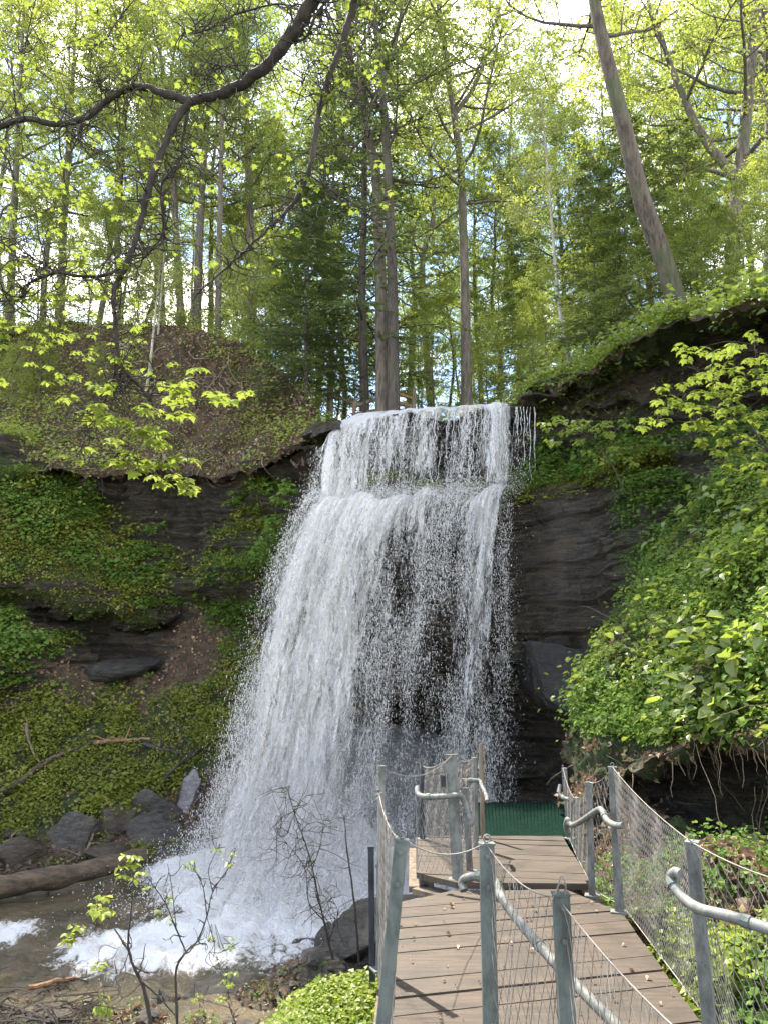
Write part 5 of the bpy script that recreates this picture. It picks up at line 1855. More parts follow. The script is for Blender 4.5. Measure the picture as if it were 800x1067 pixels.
def limb_set(paths, seed, curl=1.0, tw=.9):
    """paths: list of (points (u,v,Y), r0, r1); adds crooked side twigs; returns wood MB, node array"""
    rs = np.random.default_rng(seed)
    wood = MB()
    nodes = []
    for pts, r0, r1 in paths:
        P = catmull([at(*q) for q in pts], 7)
        P = P + np.cumsum(rs.normal(size=P.shape) * r0 * .05, 0) * 0 + rs.normal(size=P.shape) * r0 * .10
        r = np.linspace(r0, r1, len(P)) * (1 + .10 * rs.normal(size=len(P)))
        tube(wood, P, r, 9, .5)
        nodes.append(P)
        # side twigs
        n = int(len(P) * tw)
        if n:
            i = rs.integers(len(P) // 6, len(P), n)
            d = rs.normal(size=(n, 3)) * [1, .7, .8] + [0, 0, .1]
            L = rs.uniform(.12, .55, n) * curl
            T = grow(rs, P[i], d, L, 7, 0, .38)
            bundle(wood, T, np.linspace(1, .35, 7)[None] * np.minimum(.006, r1 * .9 + .002) * np.ones((n, 1)), 4)
            nodes.append(T[:, 3:].reshape(-1, 3))
            T2 = grow(rs, T[:, 3], rs.normal(size=(n, 3)), L * .5, 5, 0, .35)
            bundle(wood, T2, np.linspace(1, .4, 5)[None] * .003 * np.ones((n, 1)), 3)
            nodes.append(T2[:, 2:].reshape(-1, 3))
    return wood, np.concatenate(nodes)


def twig_to(wood, nodes, c, rs, r=.0028, maxd=None):
    i = np.argmin(((nodes - c) ** 2).sum(-1))
    a = nodes[i]
    m = (a + c) / 2 + rs.normal(size=3) * .04 + [0, 0, .03]
    tube(wood, catmull([a, m, c], 4), r, 4, .5)


Yb = 5.2
paths = [
    ([(470, -420, 3.0), (400, -200, 4.0), (352, -60, 4.7), (324, 3, 4.9), (302, 40, 5.0), (268, 77, 5.1), (236, 96, 5.2), (200, 106, 5.2)], .075, .034),
    ([(200, 106, 5.2), (176, 99, 5.2), (150, 91, 5.2), (132, 92, 5.25), (112, 104, 5.3), (88, 123, 5.3), (58, 129, 5.3), (22, 124, 5.3), (-30, 142, 5.3), (-120, 150, 5.4)], .033, .020),
    ([(200, 104, 5.2), (186, 121, 5.2), (172, 150, 5.2), (157, 192, 5.2), (146, 234, 5.2), (133, 274, 5.2), (119, 304, 5.2), (121, 345, 5.25), (127, 382, 5.3), (146, 402, 5.35), (160, 422, 5.4)], .034, .009),
    ([(196, 116, 5.2), (190, 150, 5.3), (188, 166, 5.3), (168, 196, 5.3), (171, 240, 5.3), (152, 268, 5.3)], .012, .006),
    ([(135, 272, 5.2), (112, 286, 5.15), (84, 288, 5.1), (58, 284, 5.1), (30, 296, 5.1), (24, 310, 5.1), (0, 314, 5.1), (-40, 316, 5.1)], .013, .006),
    ([(135, 270, 5.2), (155, 260, 5.25), (170, 244, 5.3), (170, 205, 5.3)], .008, .005),
    ([(122, 372, 5.3), (118, 396, 5.3), (106, 424, 5.3), (92, 448, 5.3), (86, 466, 5.3)], .007, .003),
    ([(128, 385, 5.3), (121, 408, 5.35), (110, 440, 5.35)], .005, .003),
    ([(60, 285, 5.1), (40, 272, 5.1), (15, 262, 5.1), (-10, 240, 5.1)], .007, .004),
    ([(86, 124, 5.3), (82, 140, 5.3), (75, 158, 5.3)], .008, .005),
    ([(106, 104, 5.3), (106, 85, 5.3), (104, 68, 5.3)], .006, .003),
    ([(300, 42, 5.0), (318, 40, 5.0), (330, 15, 4.9), (350, -10, 4.9)], .010, .010),
    ([(306, 33, 5.0), (298, 5, 5.1), (255, 12, 5.2), (232, 22, 5.2), (210, 33, 5.2), (190, 35, 5.2)], .009, .004),
    ([(262, 80, 5.1), (240, 70, 5.15), (222, 70, 5.15), (210, 84, 5.2), (190, 88, 5.2)], .006, .003),
    ([(140, 0, 5.6), (120, 25, 5.6), (105, 45, 5.6), (60, 50, 5.6)], .006, .003),
    ([(40, -10, 5.6), (30, 30, 5.6), (25, 60, 5.6), (20, 110, 5.6)], .006, .003),
]
wood, nodes = limb_set(paths, 501, 1.0, 1.3)
base_l = at(470, -420, 3.0)
tree_root = empty('maple_tree', (2.9, -2.4, ground_z(2.9, -2.4)))
tag(tree_root, 'dark crooked foreground limb overhanging the top left with drooping yellow green leaves', 'tree')
tr_ = MB()
P = catmull([np.array([2.9, -2.4, ground_z(2.9, -2.4) - .3]), np.array([2.8, -2.2, 2.5]), np.array([2.5, -1.4, 5.0]), np.array([1.7, .6, 6.2]), base_l], 6)
tube(tr_, P, np.linspace(.24, .075, len(P)), 12, .5)
part(tr_, 'trunk', M['bark_dark'], tree_root, True)
lf = MB()
rs = np.random.default_rng(5)
cl_px = [(207, 385), (172, 400), (198, 397), (190, 405), (196, 412), (180, 413), (197, 427), (223, 408), (230, 415), (241, 417), (253, 408), (150, 423), (160, 428), (133, 439), (155, 443), (168, 447),
         (183, 432), (160, 458), (168, 460), (135, 470), (145, 478), (163, 480), (187, 478), (200, 478), (160, 495), (168, 500), (180, 494), (192, 499), (202, 504), (195, 508), (100, 420), (97, 440), (86, 467),
         (108, 430), (112, 438), (70, 412), (118, 457), (127, 478), (106, 402), (88, 428), (146, 447), (124, 436), (143, 489), (176, 482)]
for (u, v) in cl_px:
    c = at(u + rs.normal() * 1.5, v + rs.normal() * 1.5, 5.35 + rs.normal() * .22)
    twig_to(wood, nodes, c, rs)
    cluster_leaves(lf, c, rs.integers(4, 7), .088, rs, tone=.78)
# looser leaves along the upper limbs
for k in range(330):
    if k < 150:
        u, v = rs.uniform(-20, 150), rs.uniform(165, 400)
    elif k < 240:
        u, v = rs.uniform(-20, 300), rs.uniform(-20, 200)
    else:
        n_ = nodes[rs.integers(len(nodes))] + rs.normal(size=3) * .08
        cluster_leaves(lf, n_, rs.integers(2, 4), .055, rs, tone=.6)
        continue
    Yc = rs.uniform(5.0, 6.6)
    c = at(u, v, Yc)
    i = np.argmin(((nodes - c) ** 2).sum(-1))
    if np.linalg.norm(nodes[i] - c) > 1.0:
        c = nodes[i] + (c - nodes[i]) * .35
    twig_to(wood, nodes, c, rs, .0022)
    cluster_leaves(lf, c, rs.integers(2, 6), .058, rs, tone=.6)
part(wood, 'limb', M['twig'], tree_root, True)
part(lf, 'leaves', M['leaf_maple'], tree_root)

# second overhanging bough, right of it
pathc = [([(420, -300, 4.0), (390, -100, 4.6), (371, -5, 4.8), (358, 42, 4.9), (345, 76, 4.95), (333, 116, 5.0), (327, 158, 5.0), (318, 190, 5.05), (300, 219, 5.1), (276, 242, 5.1), (250, 267, 5.15), (206, 306, 5.2)], .034, .006),
         ([(322, 182, 5.05), (345, 198, 5.1), (372, 214, 5.2), (398, 236, 5.3)], .007, .003),
         ([(300, 219, 5.1), (290, 240, 5.1), (268, 258, 5.1), (255, 262, 5.1)], .006, .003),
         ([(335, 110, 5.0), (350, 92, 5.0), (380, 110, 5.0), (420, 100, 5.0)], .005, .003),
         ([(347, 72, 4.95), (325, 65, 5.0), (312, 100, 5.0), (305, 130, 5.1)], .005, .002)]
wood, nodes = limb_set(pathc, 502, .8, 1.0)
tr2 = empty('maple_tree', (3.8, -1.2, ground_z(3.8, -1.2)))
tag(tr2, 'thinner dark bough hanging down left of centre from the top edge', 'tree')
tr_ = MB()
tube(tr_, catmull([np.array([3.8, -1.2, ground_z(3.8, -1.2) - .3]), np.array([3.5, -.6, 3.5]), np.array([2.2, 1.4, 6.3]), at(420, -300, 4.0)], 6), np.linspace(.16, .034, 19), 10, .5)
part(tr_, 'trunk', M['bark_dark'], tr2, True)
lf = MB()
for k in range(60):
    n_ = nodes[rs.integers(len(nodes))] + rs.normal(size=3) * .1
    twig_to(wood, nodes, n_, rs, .002)
    cluster_leaves(lf, n_, rs.integers(2, 4), .05, rs, tone=.6)
part(wood, 'limb', M['twig'], tr2, True)
part(lf, 'leaves', M['leaf_maple'], tr2)


def path_plant(nm, label, paths, clusters, lsz, seed, wm='twig', lm='leaf_lime', nlv=(3, 6), shape='oval', tone=.6, cat='sapling', curl=.4, tw=.22, jit=.1, grp=None, sub=1):
    rs = np.random.default_rng(seed)
    wood, nodes = limb_set(paths, seed, curl, tw)
    p0 = at(*paths[0][0][0])
    r = empty(nm, tuple(p0))
    tag(r, label, cat, grp)
    lf = MB()
    for (u, v, Y) in clusters:
        for _ in range(sub):
            c = at(u + rs.normal() * (3 if sub > 1 else .5), v + rs.normal() * (3 if sub > 1 else .5), Y + rs.normal() * jit)
            twig_to(wood, nodes, c, rs, .0022)
            cluster_leaves(lf, c, rs.integers(*nlv), lsz, rs, tone=tone, shape=shape)
    part(wood, 'stem', M[wm], r, True)
    if clusters:
        part(lf, 'leaves', M[lm], r)
    return r


path_plant('sapling', 'dark forked sapling with lime leaf tufts at the lower left in front of the creek',
           [([(162, 1090, 6.0), (150, 1030, 6.1), (140, 1008, 6.1), (134, 985, 6.15), (137, 950, 6.2), (140, 905, 6.3)], .014, .004),
            ([(134, 990, 6.15), (120, 968, 6.2), (110, 950, 6.25)], .007, .003),
            ([(147, 1022, 6.1), (165, 1038, 6.1), (183, 1058, 6.1)], .007, .004),
            ([(137, 985, 6.2), (128, 1010, 6.1), (120, 1020, 6.0)], .004, .002)],
           [(104, 935, 6.25), (98, 942, 6.25), (110, 946, 6.25), (106, 953, 6.2), (100, 950, 6.3), (134, 896, 6.3), (140, 902, 6.3), (132, 905, 6.3), (143, 910, 6.3), (74, 970, 6.3), (70, 978, 6.3), (78, 966, 6.3), (104, 1002, 6.2), (106, 1044, 6.0), (110, 1050, 6.0)],
           .055, 601, nlv=(4, 7), tone=.7, sub=2)
path_plant('sapling', 'thin upright sapling with a wide fork standing against the white foam',
           [([(186, 1090, 5.6), (184, 1040, 5.7), (184, 1010, 5.7), (194, 992, 5.7), (206, 980, 5.75), (216, 955, 5.8), (222, 930, 5.8), (238, 905, 5.9)], .010, .0035),
            ([(194, 992, 5.7), (184, 968, 5.7), (172, 940, 5.7), (158, 920, 5.7)], .006, .003),
            ([(216, 955, 5.8), (212, 925, 5.8), (203, 905, 5.8)], .004, .0025),
            ([(184, 968, 5.7), (180, 930, 5.7), (175, 900, 5.7)], .004, .002),
            ([(222, 930, 5.8), (218, 905, 5.8), (230, 880, 5.8)], .003, .002),
            ([(216, 956, 5.8), (224, 985, 5.8), (222, 1000, 5.8)], .003, .002)],
           [(238, 900, 5.9), (244, 890, 5.9), (230, 882, 5.8), (203, 903, 5.8), (196, 900, 5.8), (175, 935, 5.7), (165, 950, 5.7), (225, 975, 5.8), (235, 985, 5.8), (240, 982, 5.8), (178, 960, 5.7), (240, 1012, 5.6), (233, 1020, 5.6), (158, 922, 5.7)],
           .030, 602, lm='leaf_mid', nlv=(3, 6), tone=.6, jit=.05, sub=2)
path_plant('sapling', 'bare branching sapling in front of the foot of the falls',
           [([(347, 1000, 8.0), (341, 975, 8.0), (332, 935, 8.0), (322, 890, 8.0), (308, 850, 8.0), (299, 820, 8.0)], .012, .003),
            ([(338, 960, 8.0), (322, 940, 8.0), (318, 905, 8.0), (300, 880, 8.0), (285, 862, 8.0)], .006, .002),
            ([(326, 905, 8.0), (334, 880, 8.0), (338, 850, 8.0)], .004, .002),
            ([(343, 980, 8.0), (352, 950, 8.0), (338, 925, 8.0)], .004, .002)],
           [], .03, 603, curl=1.0, tw=1.0)
path_plant('sapling', 'single straight bare stem beside the dark steel post',
           [([(374, 1002, 7.2), (371, 960, 7.2), (366, 915, 7.2), (361, 880, 7.2), (359, 850, 7.2)], .012, .004)], [], .03, 604, curl=.3, tw=.2)
path_plant('sapling', 'low twiggy seedling on the near bank at the bottom edge',
           [([(255, 1090, 6.0), (240, 1050, 6.1), (238, 1030, 6.1)], .005, .002), ([(240, 1050, 6.1), (222, 1045, 6.1), (205, 1040, 6.1)], .003, .002)],
           [(205, 1040, 6.1), (230, 1040, 6.1), (215, 1055, 6.0), (242, 1028, 6.1)], .03, 605, lm='leaf_lime', tone=.5, sub=2)

# lime maple bush over the right bank
cl = [(710, 358), (716, 366), (720, 374), (728, 364), (738, 366), (748, 368), (760, 366), (768, 358), (785, 352), (742, 380), (755, 382), (765, 384), (780, 376), (795, 374), (688, 407), (681, 417), (690, 424),
      (671, 439), (690, 440), (700, 412), (710, 400), (720, 396), (730, 392), (745, 395), (755, 402), (715, 420), (725, 425), (735, 420), (748, 430), (760, 415), (775, 405), (790, 398), (800, 410), (745, 446), (735, 445),
      (760, 436), (778, 430), (790, 425), (770, 395), (784, 388), (796, 392), (722, 410), (738, 408), (752, 418), (768, 424), (786, 440), (770, 448), (752, 456), (735, 462), (718, 440), (728, 436), (705, 424), (795, 450), (780, 462),
      (765, 465), (745, 472), (790, 475), (775, 483), (758, 486), (797, 492), (806, 430), (812, 400), (815, 460)]
path_plant('maple_bush', 'lime green maple bush spreading in front of the dark rock at the upper right',
           [([(830, 520, 8.3), (800, 470, 8.3), (770, 430, 8.3), (740, 400, 8.3), (712, 372, 8.3)], .016, .004),
            ([(800, 470, 8.3), (760, 450, 8.3), (720, 440, 8.3), (675, 440, 8.3)], .008, .003),
            ([(770, 430, 8.3), (730, 425, 8.3), (690, 412, 8.3)], .006, .003),
            ([(810, 480, 8.2), (806, 430, 8.2), (790, 390, 8.2), (785, 355, 8.2)], .010, .003),
            ([(820, 500, 8.3), (790, 480, 8.3), (750, 475, 8.3)], .008, .003)],
           [(u, v, 8.25) for u, v in cl], .095, 606, lm='leaf_maple', shape='maple', nlv=(3, 6), tone=.42, cat='bush', jit=.3, sub=2)
path_plant('shrub', 'small shrub with layered green leaves in front of the dark cliff right of the falls',
           [([(650, 512, 12.2), (640, 490, 12.2), (628, 470, 12.2), (612, 455, 12.2), (590, 445, 12.2)], .014, .005),
            ([(628, 470, 12.2), (640, 450, 12.2), (655, 430, 12.2)], .008, .004), ([(612, 455, 12.2), (590, 458, 12.2), (575, 452, 12.2)], .007, .003)],
           [(568, 442, 12.2), (577, 440, 12.2), (585, 436, 12.2), (592, 448, 12.2), (600, 440, 12.2), (612, 440, 12.2), (622, 444, 12.2), (630, 440, 12.2), (585, 455, 12.2), (600, 458, 12.2), (618, 474, 12.2), (632, 452, 12.2),
            (640, 468, 12.2), (575, 460, 12.2), (650, 440, 12.2), (655, 480, 12.2)], .10, 607, lm='leaf_mid', nlv=(3, 6), tone=.5, cat='shrub', jit=.25, sub=3)
path_plant('shrub', 'bright green broad leaved plant on the ledge beside the left edge of the falls',
           [([(306, 560, 17.4), (300, 545, 17.3), (296, 530, 17.2)], .012, .006), ([(300, 545, 17.3), (285, 535, 17.3)], .008, .004)],
           [(296, 510, 17.3), (304, 512, 17.3), (288, 520, 17.3), (300, 525, 17.3), (280, 545, 17.3), (274, 560, 17.3), (283, 552, 17.2), (290, 540, 17.3), (270, 575, 17.3), (300, 502, 17.5)], .14, 608, lm='leaf_herb', nlv=(4, 7), tone=.6, cat='shrub', jit=.15, sub=4)


# ------------------------------------------------------------------ ground cover
def project(p):
    y = p[:, 1]; z = p[:, 2] - EYE
    dep = y * CP + z * SP
    up = -y * SP + z * CP
    return 400 + F * p[:, 0] / dep, 533.5 - F * up / dep, dep


def scatter_points(G, N, K, n, wfun, rs):
    a, b_, c, d = G[:-1, :-1], G[1:, :-1], G[1:, 1:], G[:-1, 1:]
    area = np.linalg.norm(np.cross(c - a, d - b_), axis=-1) / 2
    ctr = (a + b_ + c + d) / 4
    nn = N[:-1, :-1]
    kk = K[:-1, :-1]
    wgt = area * wfun(ctr, nn, kk)
    u, v, dep = project(ctr.reshape(-1, 3))
    vis = (u > -70) & (u < 870) & (v > -60) & (v < 1130) & (dep > 1)
    wgt = wgt.ravel() * vis
    idx = rs.choice(len(wgt), n, p=wgt / wgt.sum())
    s, t = rs.random((n, 1)), rs.random((n, 1))
    A, B, Cc, D = [q.reshape(-1, 3)[idx] for q in (a, b_, c, d)]
    P = A * (1 - s) * (1 - t) + B * s * (1 - t) + Cc * s * t + D * (1 - s) * t
    return P, nn.reshape(-1, 3)[idx], wgt.sum()


def herbs(G, N, K, n, wfun, seed, nm, mat, label, k=(5, 12), size=(.03, .07), h=(.04, .16), shape='kite', width=.55, spread=.09, patch=1.6, tone0=.45, base=.72):
    rs = np.random.default_rng(seed)
    P, nn, _ = scatter_points(G, N, K, n, wfun, rs)
    # patchiness
    keep = rs.random(n) < np.clip(base + patch * fbm(P * 1.9, 4, seed, .6), .02, 1)
    P, nn = P[keep], nn[keep]
    n = len(P)
    kk = rs.integers(k[0], k[1], n)
    idx = np.repeat(np.arange(n), kk)
    m = len(idx)
    ps = rs.uniform(size[0], size[1], n) * np.clip(1 + .8 * fbm(P * .9, 2, seed + 3), .5, 1.7)
    ht = rs.uniform(h[0], h[1], n)
    up = norm(nn * .5 + np.array([0, -.15, .8]))
    az = rs.random(m) * 6.28
    rad = np.abs(rs.normal(0, 1, m)) * spread * (ps[idx] / ((size[0] + size[1]) / 2))
    ref = norm(np.cross(up, [0.3, 1, 0.2]))
    bt = np.cross(up, ref)
    out = np.cos(az)[:, None] * ref[idx] + np.sin(az)[:, None] * bt[idx]
    pos = P[idx] + up[idx] * (ht[idx] * rs.uniform(.25, 1.1, m))[:, None] + out * rad[:, None]
    d = out + up[idx] * rs.normal(.05, .35, m)[:, None]
    nr = up[idx] + rs.normal(size=(m, 3)) * .35
    tone = np.clip(tone0 + .22 * fbm(P * .8, 3, seed + 9)[idx] * 2 + rs.normal(0, .14, m) + rs.normal(0, .12, n)[idx], 0, 1)
    mb = MB()
    add_leaves(mb, pos, d, nr, ps[idx] * rs.uniform(.6, 1.2, m), tone, width=width, shape=shape)
    o = mb.build(nm, M[mat])
    tag(o, label, kind='stuff')
    return o


def w_green(lo=.30, hi=.6, zr=None):
    def f(c, n, k):
        w_ = sstep(lo, hi, k[..., 1])
        if zr:
            w_ = w_ * (c[..., 2] > zr[0]) * (c[..., 2] < zr[1])
        return w_
    return f


def near_w(c, n, k):
    """weight toward image-even density"""
    return 1.0 / np.maximum(c[..., 1] ** 2, 4)


wG = w_green(.32, .62)
lowleft = lambda c, n, k: wG(c, n, k) * (c[..., 2] < 7.2) * (c[..., 0] < 1)
herbs(gG, gN, gM, 27000, lowleft, 701, 'herb_cover', 'leaf_moss', 'low green herbs carpeting the left ledges and slope', k=(5, 12), size=(.03, .075), h=(.01, .14), spread=.08, patch=3.6, tone0=.5, base=.36)
herbs(gG, gN, gM, 2600, lowleft, 707, 'herb_cover', 'leaf_moss', 'clumps of yellowish plants on the left ledges', k=(14, 30), size=(.04, .09), h=(.08, .34), spread=.16, patch=2.5, tone0=.55, base=.55)
herbs(gG, gN, gM, 2600, lambda c, n, k: lowleft(c, n, k) * (c[..., 2] > 1.2) * sstep(.1, .5, fbm(c.reshape(-1, 3) * .8, 3, 7).reshape(c.shape[:2]) + .3), 702, 'herb_cover', 'leaf_herb', 'taller brighter plants on the left ledges', k=(10, 20), size=(.07, .13), h=(.1, .35), spread=.17)
slope = lambda c, n, k: (k[..., 0] < .6) * (c[..., 2] > 6.6) * (c[..., 1] > 17) * (c[..., 1] < 34) * (c[..., 0] < 2) * (.25 + k[..., 1])
herbs(gG, gN, gM, 17000, slope, 703, 'undergrowth', 'leaf_spring', 'sparse spring undergrowth on the upper left slope', k=(4, 10), size=(.05, .11), h=(.05, .6), spread=.20, patch=1.8)
rightwall = lambda c, n, k: (wG(c, n, k) + .14 * (c[..., 2] > 2.5)) * (c[..., 0] > 3.0) * ((c[..., 0] > 4.3) + (c[..., 2] > 5.3)) * (c[..., 2] < 6.6) * (c[..., 2] > -.5) * (c[..., 1] < 16.5) * sstep(-.15, .35, n[..., 2])
herbs(gG, gN, gM, 5600, rightwall, 704, 'herb_cover', 'leaf_herb', 'green plants rooted on the ledges of the right rock wall', k=(6, 14), size=(.05, .11), h=(.03, .25), spread=.14, patch=2.4)
ctop = lambda c, n, k: (c[..., 2] > 6.9) * (c[..., 1] < 26) * (c[..., 0] > -1.6) * (.3 + k[..., 1]) * ((c[..., 0] < -1.2) + (c[..., 0] > 2.9) + (c[..., 1] > 19.5) > 0)
herbs(gG, gN, gM, 7000, ctop, 705, 'undergrowth', 'leaf_mid', 'leafy undergrowth along the top of the falls and right cliff', k=(6, 14), size=(.06, .12), h=(.05, .55), spread=.18)
ledge = lambda c, n, k: (np.abs(c[..., 2] - 5.55) < .45) * (c[..., 1] < 18.2) * (c[..., 0] > -1.4) * (c[..., 0] < 5) * sstep(0, .5, n[..., 2])
herbs(gG, gN, gM, 9000, ledge, 706, 'moss', 'leaf_moss', 'green moss band on the ledge behind the falling water', k=(5, 9), size=(.04, .08), h=(.0, .10), spread=.08, patch=1)

bGw = lambda c, n, k: sstep(.25, .55, k[..., 1]) * near_w(c, n, k) * (c[..., 2] > .9)
herbs(bG, bN, bM, 420, bGw, 716, 'herb_cover', 'leaf_mid', 'broad leaved plants scattered over the right bank', k=(7, 16), size=(.07, .13), h=(.10, .35), spread=.13, shape='oval', width=.42, patch=1.5, tone0=.5, base=.6)
herbs(gG, gN, gM, 600, lambda c, n, k: (c[..., 0] > 2.6) * (c[..., 2] > 6.3) * (c[..., 2] < 7.9) * (c[..., 1] < 16.5), 717, 'undergrowth', 'leaf_mid', 'ferny growth drooping over the edge of the right cliff', k=(8, 18), size=(.06, .13), h=(-.10, .2), spread=.2, width=.3, patch=1.6, tone0=.35)
herbs(bG, bN, bM, 27000, bGw, 711, 'herb_cover', 'leaf_herb', 'dense green herbs covering the right bank', k=(6, 13), size=(.022, .055), h=(.01, .14), spread=.065, shape='oval', width=.36, patch=3.6, tone0=.5, base=.22)
herbs(bG, bN, bM, 2600, bGw, 715, 'herb_cover', 'leaf_herb', 'clumps of taller green plants on the right bank', k=(18, 42), size=(.03, .07), h=(.10, .42), spread=.15, shape='oval', width=.34, patch=2.5, tone0=.5, base=.35)
herbs(bG, bN, bM, 1000, lambda c, n, k: bGw(c, n, k) * sstep(-.1, .3, fbm(c.reshape(-1, 3) * 1.1, 3, 17).reshape(c.shape[:2])), 712, 'herb_cover', 'leaf_lime', 'brighter taller plants standing out on the right bank', k=(12, 24), size=(.035, .075), h=(.06, .30), spread=.11, shape='oval', width=.38, patch=3, tone0=.35, base=.5)
herbs(bG, bN, bM, 1700, lambda c, n, k: near_w(c, n, k) * (c[..., 2] < .75) * (.15 + k[..., 1]) * (c[..., 1] < 8), 713, 'herb_cover', 'leaf_herb', 'small green plants between the railing and the leaf litter', k=(7, 14), size=(.03, .065), h=(.02, .2), spread=.07, shape='oval', patch=2.5, tone0=.5)
herbs(bG, bN, bM, 420, lambda c, n, k: (np.hypot(c[..., 0] - 1.95, c[..., 1] - 5.1) < .42) * 1.0, 714, 'herb_cover', 'leaf_lime', 'bright tufts of green growing against the railing', k=(12, 22), size=(.03, .06), h=(.05, .28), spread=.06, shape='oval', patch=.1)

N3 = grid_normals(p3.reshape(ny_, nx_, 3)); N3 *= np.sign(N3[..., 2:3])
nG = p3.reshape(ny_, nx_, 3); nM = nmask.reshape(ny_, nx_, 3)
herbs(nG, N3, nM, 5200, lambda c, n, k: (c[..., 1] > 4.5) * (c[..., 0] < -.02) * (c[..., 0] > -1.1) * sstep(-1.5, -1.0, c[..., 2]) * 1.0, 721, 'moss', 'leaf_lime', 'bright yellow green moss and herbs on the near bank', k=(8, 14), size=(.02, .045), h=(.0, .10), spread=.05, patch=.5, tone0=.45)
herbs(nG, N3, nM, 900, lambda c, n, k: (c[..., 1] > 6) * (c[..., 2] > -1.95) * (c[..., 0] < -.6) * 1.0, 722, 'herb_cover', 'leaf_herb', 'scattered seedlings on the near bank', k=(4, 8), size=(.02, .05), h=(.0, .10), spread=.05, patch=2)


def litter(G, N, K, n, wfun, seed, label, size=(.03, .08)):
    rs = np.random.default_rng(seed)
    P, nn, _ = scatter_points(G, N, K, n, wfun, rs)
    d = rs.normal(size=P.shape)
    nr = nn + rs.normal(size=P.shape) * .45
    mb = MB()
    add_leaves(mb, P + nn * rs.uniform(.0, .03, (n, 1)), d, nr, rs.uniform(size[0], size[1], n), np.clip(rs.normal(.42, .28, n), 0, 1), width=.55, shape='oval', fold=.25)
    o = mb.build('leaf_litter', M['litter'])
    tag(o, label, kind='stuff')


litter(bG, bN, bM, 24000, lambda c, n, k: near_w(c, n, k) * (1.02 - sstep(.6, .9, k[..., 0])) * ((c[..., 2] < .45) * 1.0 + .35) * sstep(-.1, .4, n[..., 2]) * (1.05 - k[..., 1] * .6), 731, 'dry brown leaves lying on the right bank')
litter(gG, gN, gM, 36000, lambda c, n, k: (k[..., 0] < .6) * (c[..., 1] < 32) * (c[..., 0] < 2) * (1.0 - .5 * k[..., 1]) * ((c[..., 2] > 6) * .6 + .9), 732, 'dry brown leaves lying on the left slopes', (.04, .095))
litter(nG, N3, nM, 2500, lambda c, n, k: (c[..., 1] > 5.5) * (c[..., 0] < -1.0) * (c[..., 2] > -1.98) * 1.0, 733, 'dry brown leaves caught on the near bank', (.03, .07))

mb = MB()
rs = np.random.default_rng(77)
P_, n_, _ = scatter_points(bG, bN, bM, 260, lambda c, n, k: near_w(c, n, k), rs)
for q, nn_ in zip(P_, n_):
    L = rs.uniform(.15, .8)
    d = norm(rs.normal(size=3) * [1, .6, .6] + nn_ * .5 + [0, 0, .2])
    pts = [q]
    for s in range(6):
        d = norm(d + rs.normal(size=3) * .18 + [0, 0, -.05])
        pts.append(pts[-1] + d * L / 6)
    tube(mb, pts, np.linspace(1, .4, 7) * rs.uniform(.002, .006), 4, .5)
o = mb.build('dead_stems', M['root'])
tag(o, 'pale dead stems and twigs sticking out of the right bank', kind='stuff')

def gravel(G, N, K, n, wfun, seed, label, size, mat):
    rs = np.random.default_rng(seed)
    P, nn, _ = scatter_points(G, N, K, n, wfun, rs)
    base_v, base_f = boulder_mesh((1, 1, .7), 5, 7, 1)
    mb = MB()
    for q in P:
        s = np.exp(rs.normal(0, .5)) * size
        az = rs.random() * 6.28
        R = np.array([[math.cos(az), -math.sin(az), 0], [math.sin(az), math.cos(az), 0], [0, 0, 1]])
        v = (base_v * (1 + .25 * rs.normal(size=base_v.shape)) * s * rs.uniform(.7, 1.3, 3)) @ R.T + q
        mb.add(v, base_f, .5)
    o = mb.build('gravel', M[mat])
    tag(o, label, kind='stuff')


gravel(nG, N3, nM, 1500, lambda c, n, k: (c[..., 1] > 6) * (c[..., 2] > -2.15) * (c[..., 2] < -1.25) * 1.0, 741, 'small wet stones along the near edge of the creek', .07, 'boulder')
gravel(gG, gN, gM, 700, lambda c, n, k: (c[..., 2] > -2.2) * (c[..., 2] < -1.3) * (c[..., 0] < -2) * (c[..., 1] > 12) * 1.0, 742, 'stones along the far left edge of the creek', .10, 'boulder_brown')
gravel(gG, gN, gM, 160, lambda c, n, k: (c[..., 2] > -1.3) * (c[..., 2] < 1.5) * (c[..., 0] < -2) * (c[..., 1] > 12) * 1.0, 743, 'broken shale chips scattered on the left slope', .07, 'boulder')
gravel(bG, bN, bM, 260, lambda c, n, k: near_w(c, n, k) * sstep(0, .5, n[..., 2]), 744, 'broken shale chips scattered on the right bank', .03, 'boulder')

rs = np.random.default_rng(31)
n = 80
mb = MB()
px_, py_ = rs.uniform(.05, 1.5, n), rs.uniform(3.4, 6.1, n)
add_leaves(mb, np.stack([px_, py_, np.full(n, .012)], -1), rs.normal(size=(n, 3)) * [1, 1, .1], rs.normal(size=(n, 3)) * .2 + [0, 0, 1], rs.uniform(.012, .035, n), rs.random(n), width=.5, shape='oval', fold=.3)
o = mb.build('leaf_litter', M['litter'])
tag(o, 'small dry leaves and bits scattered on the planks', kind='stuff')

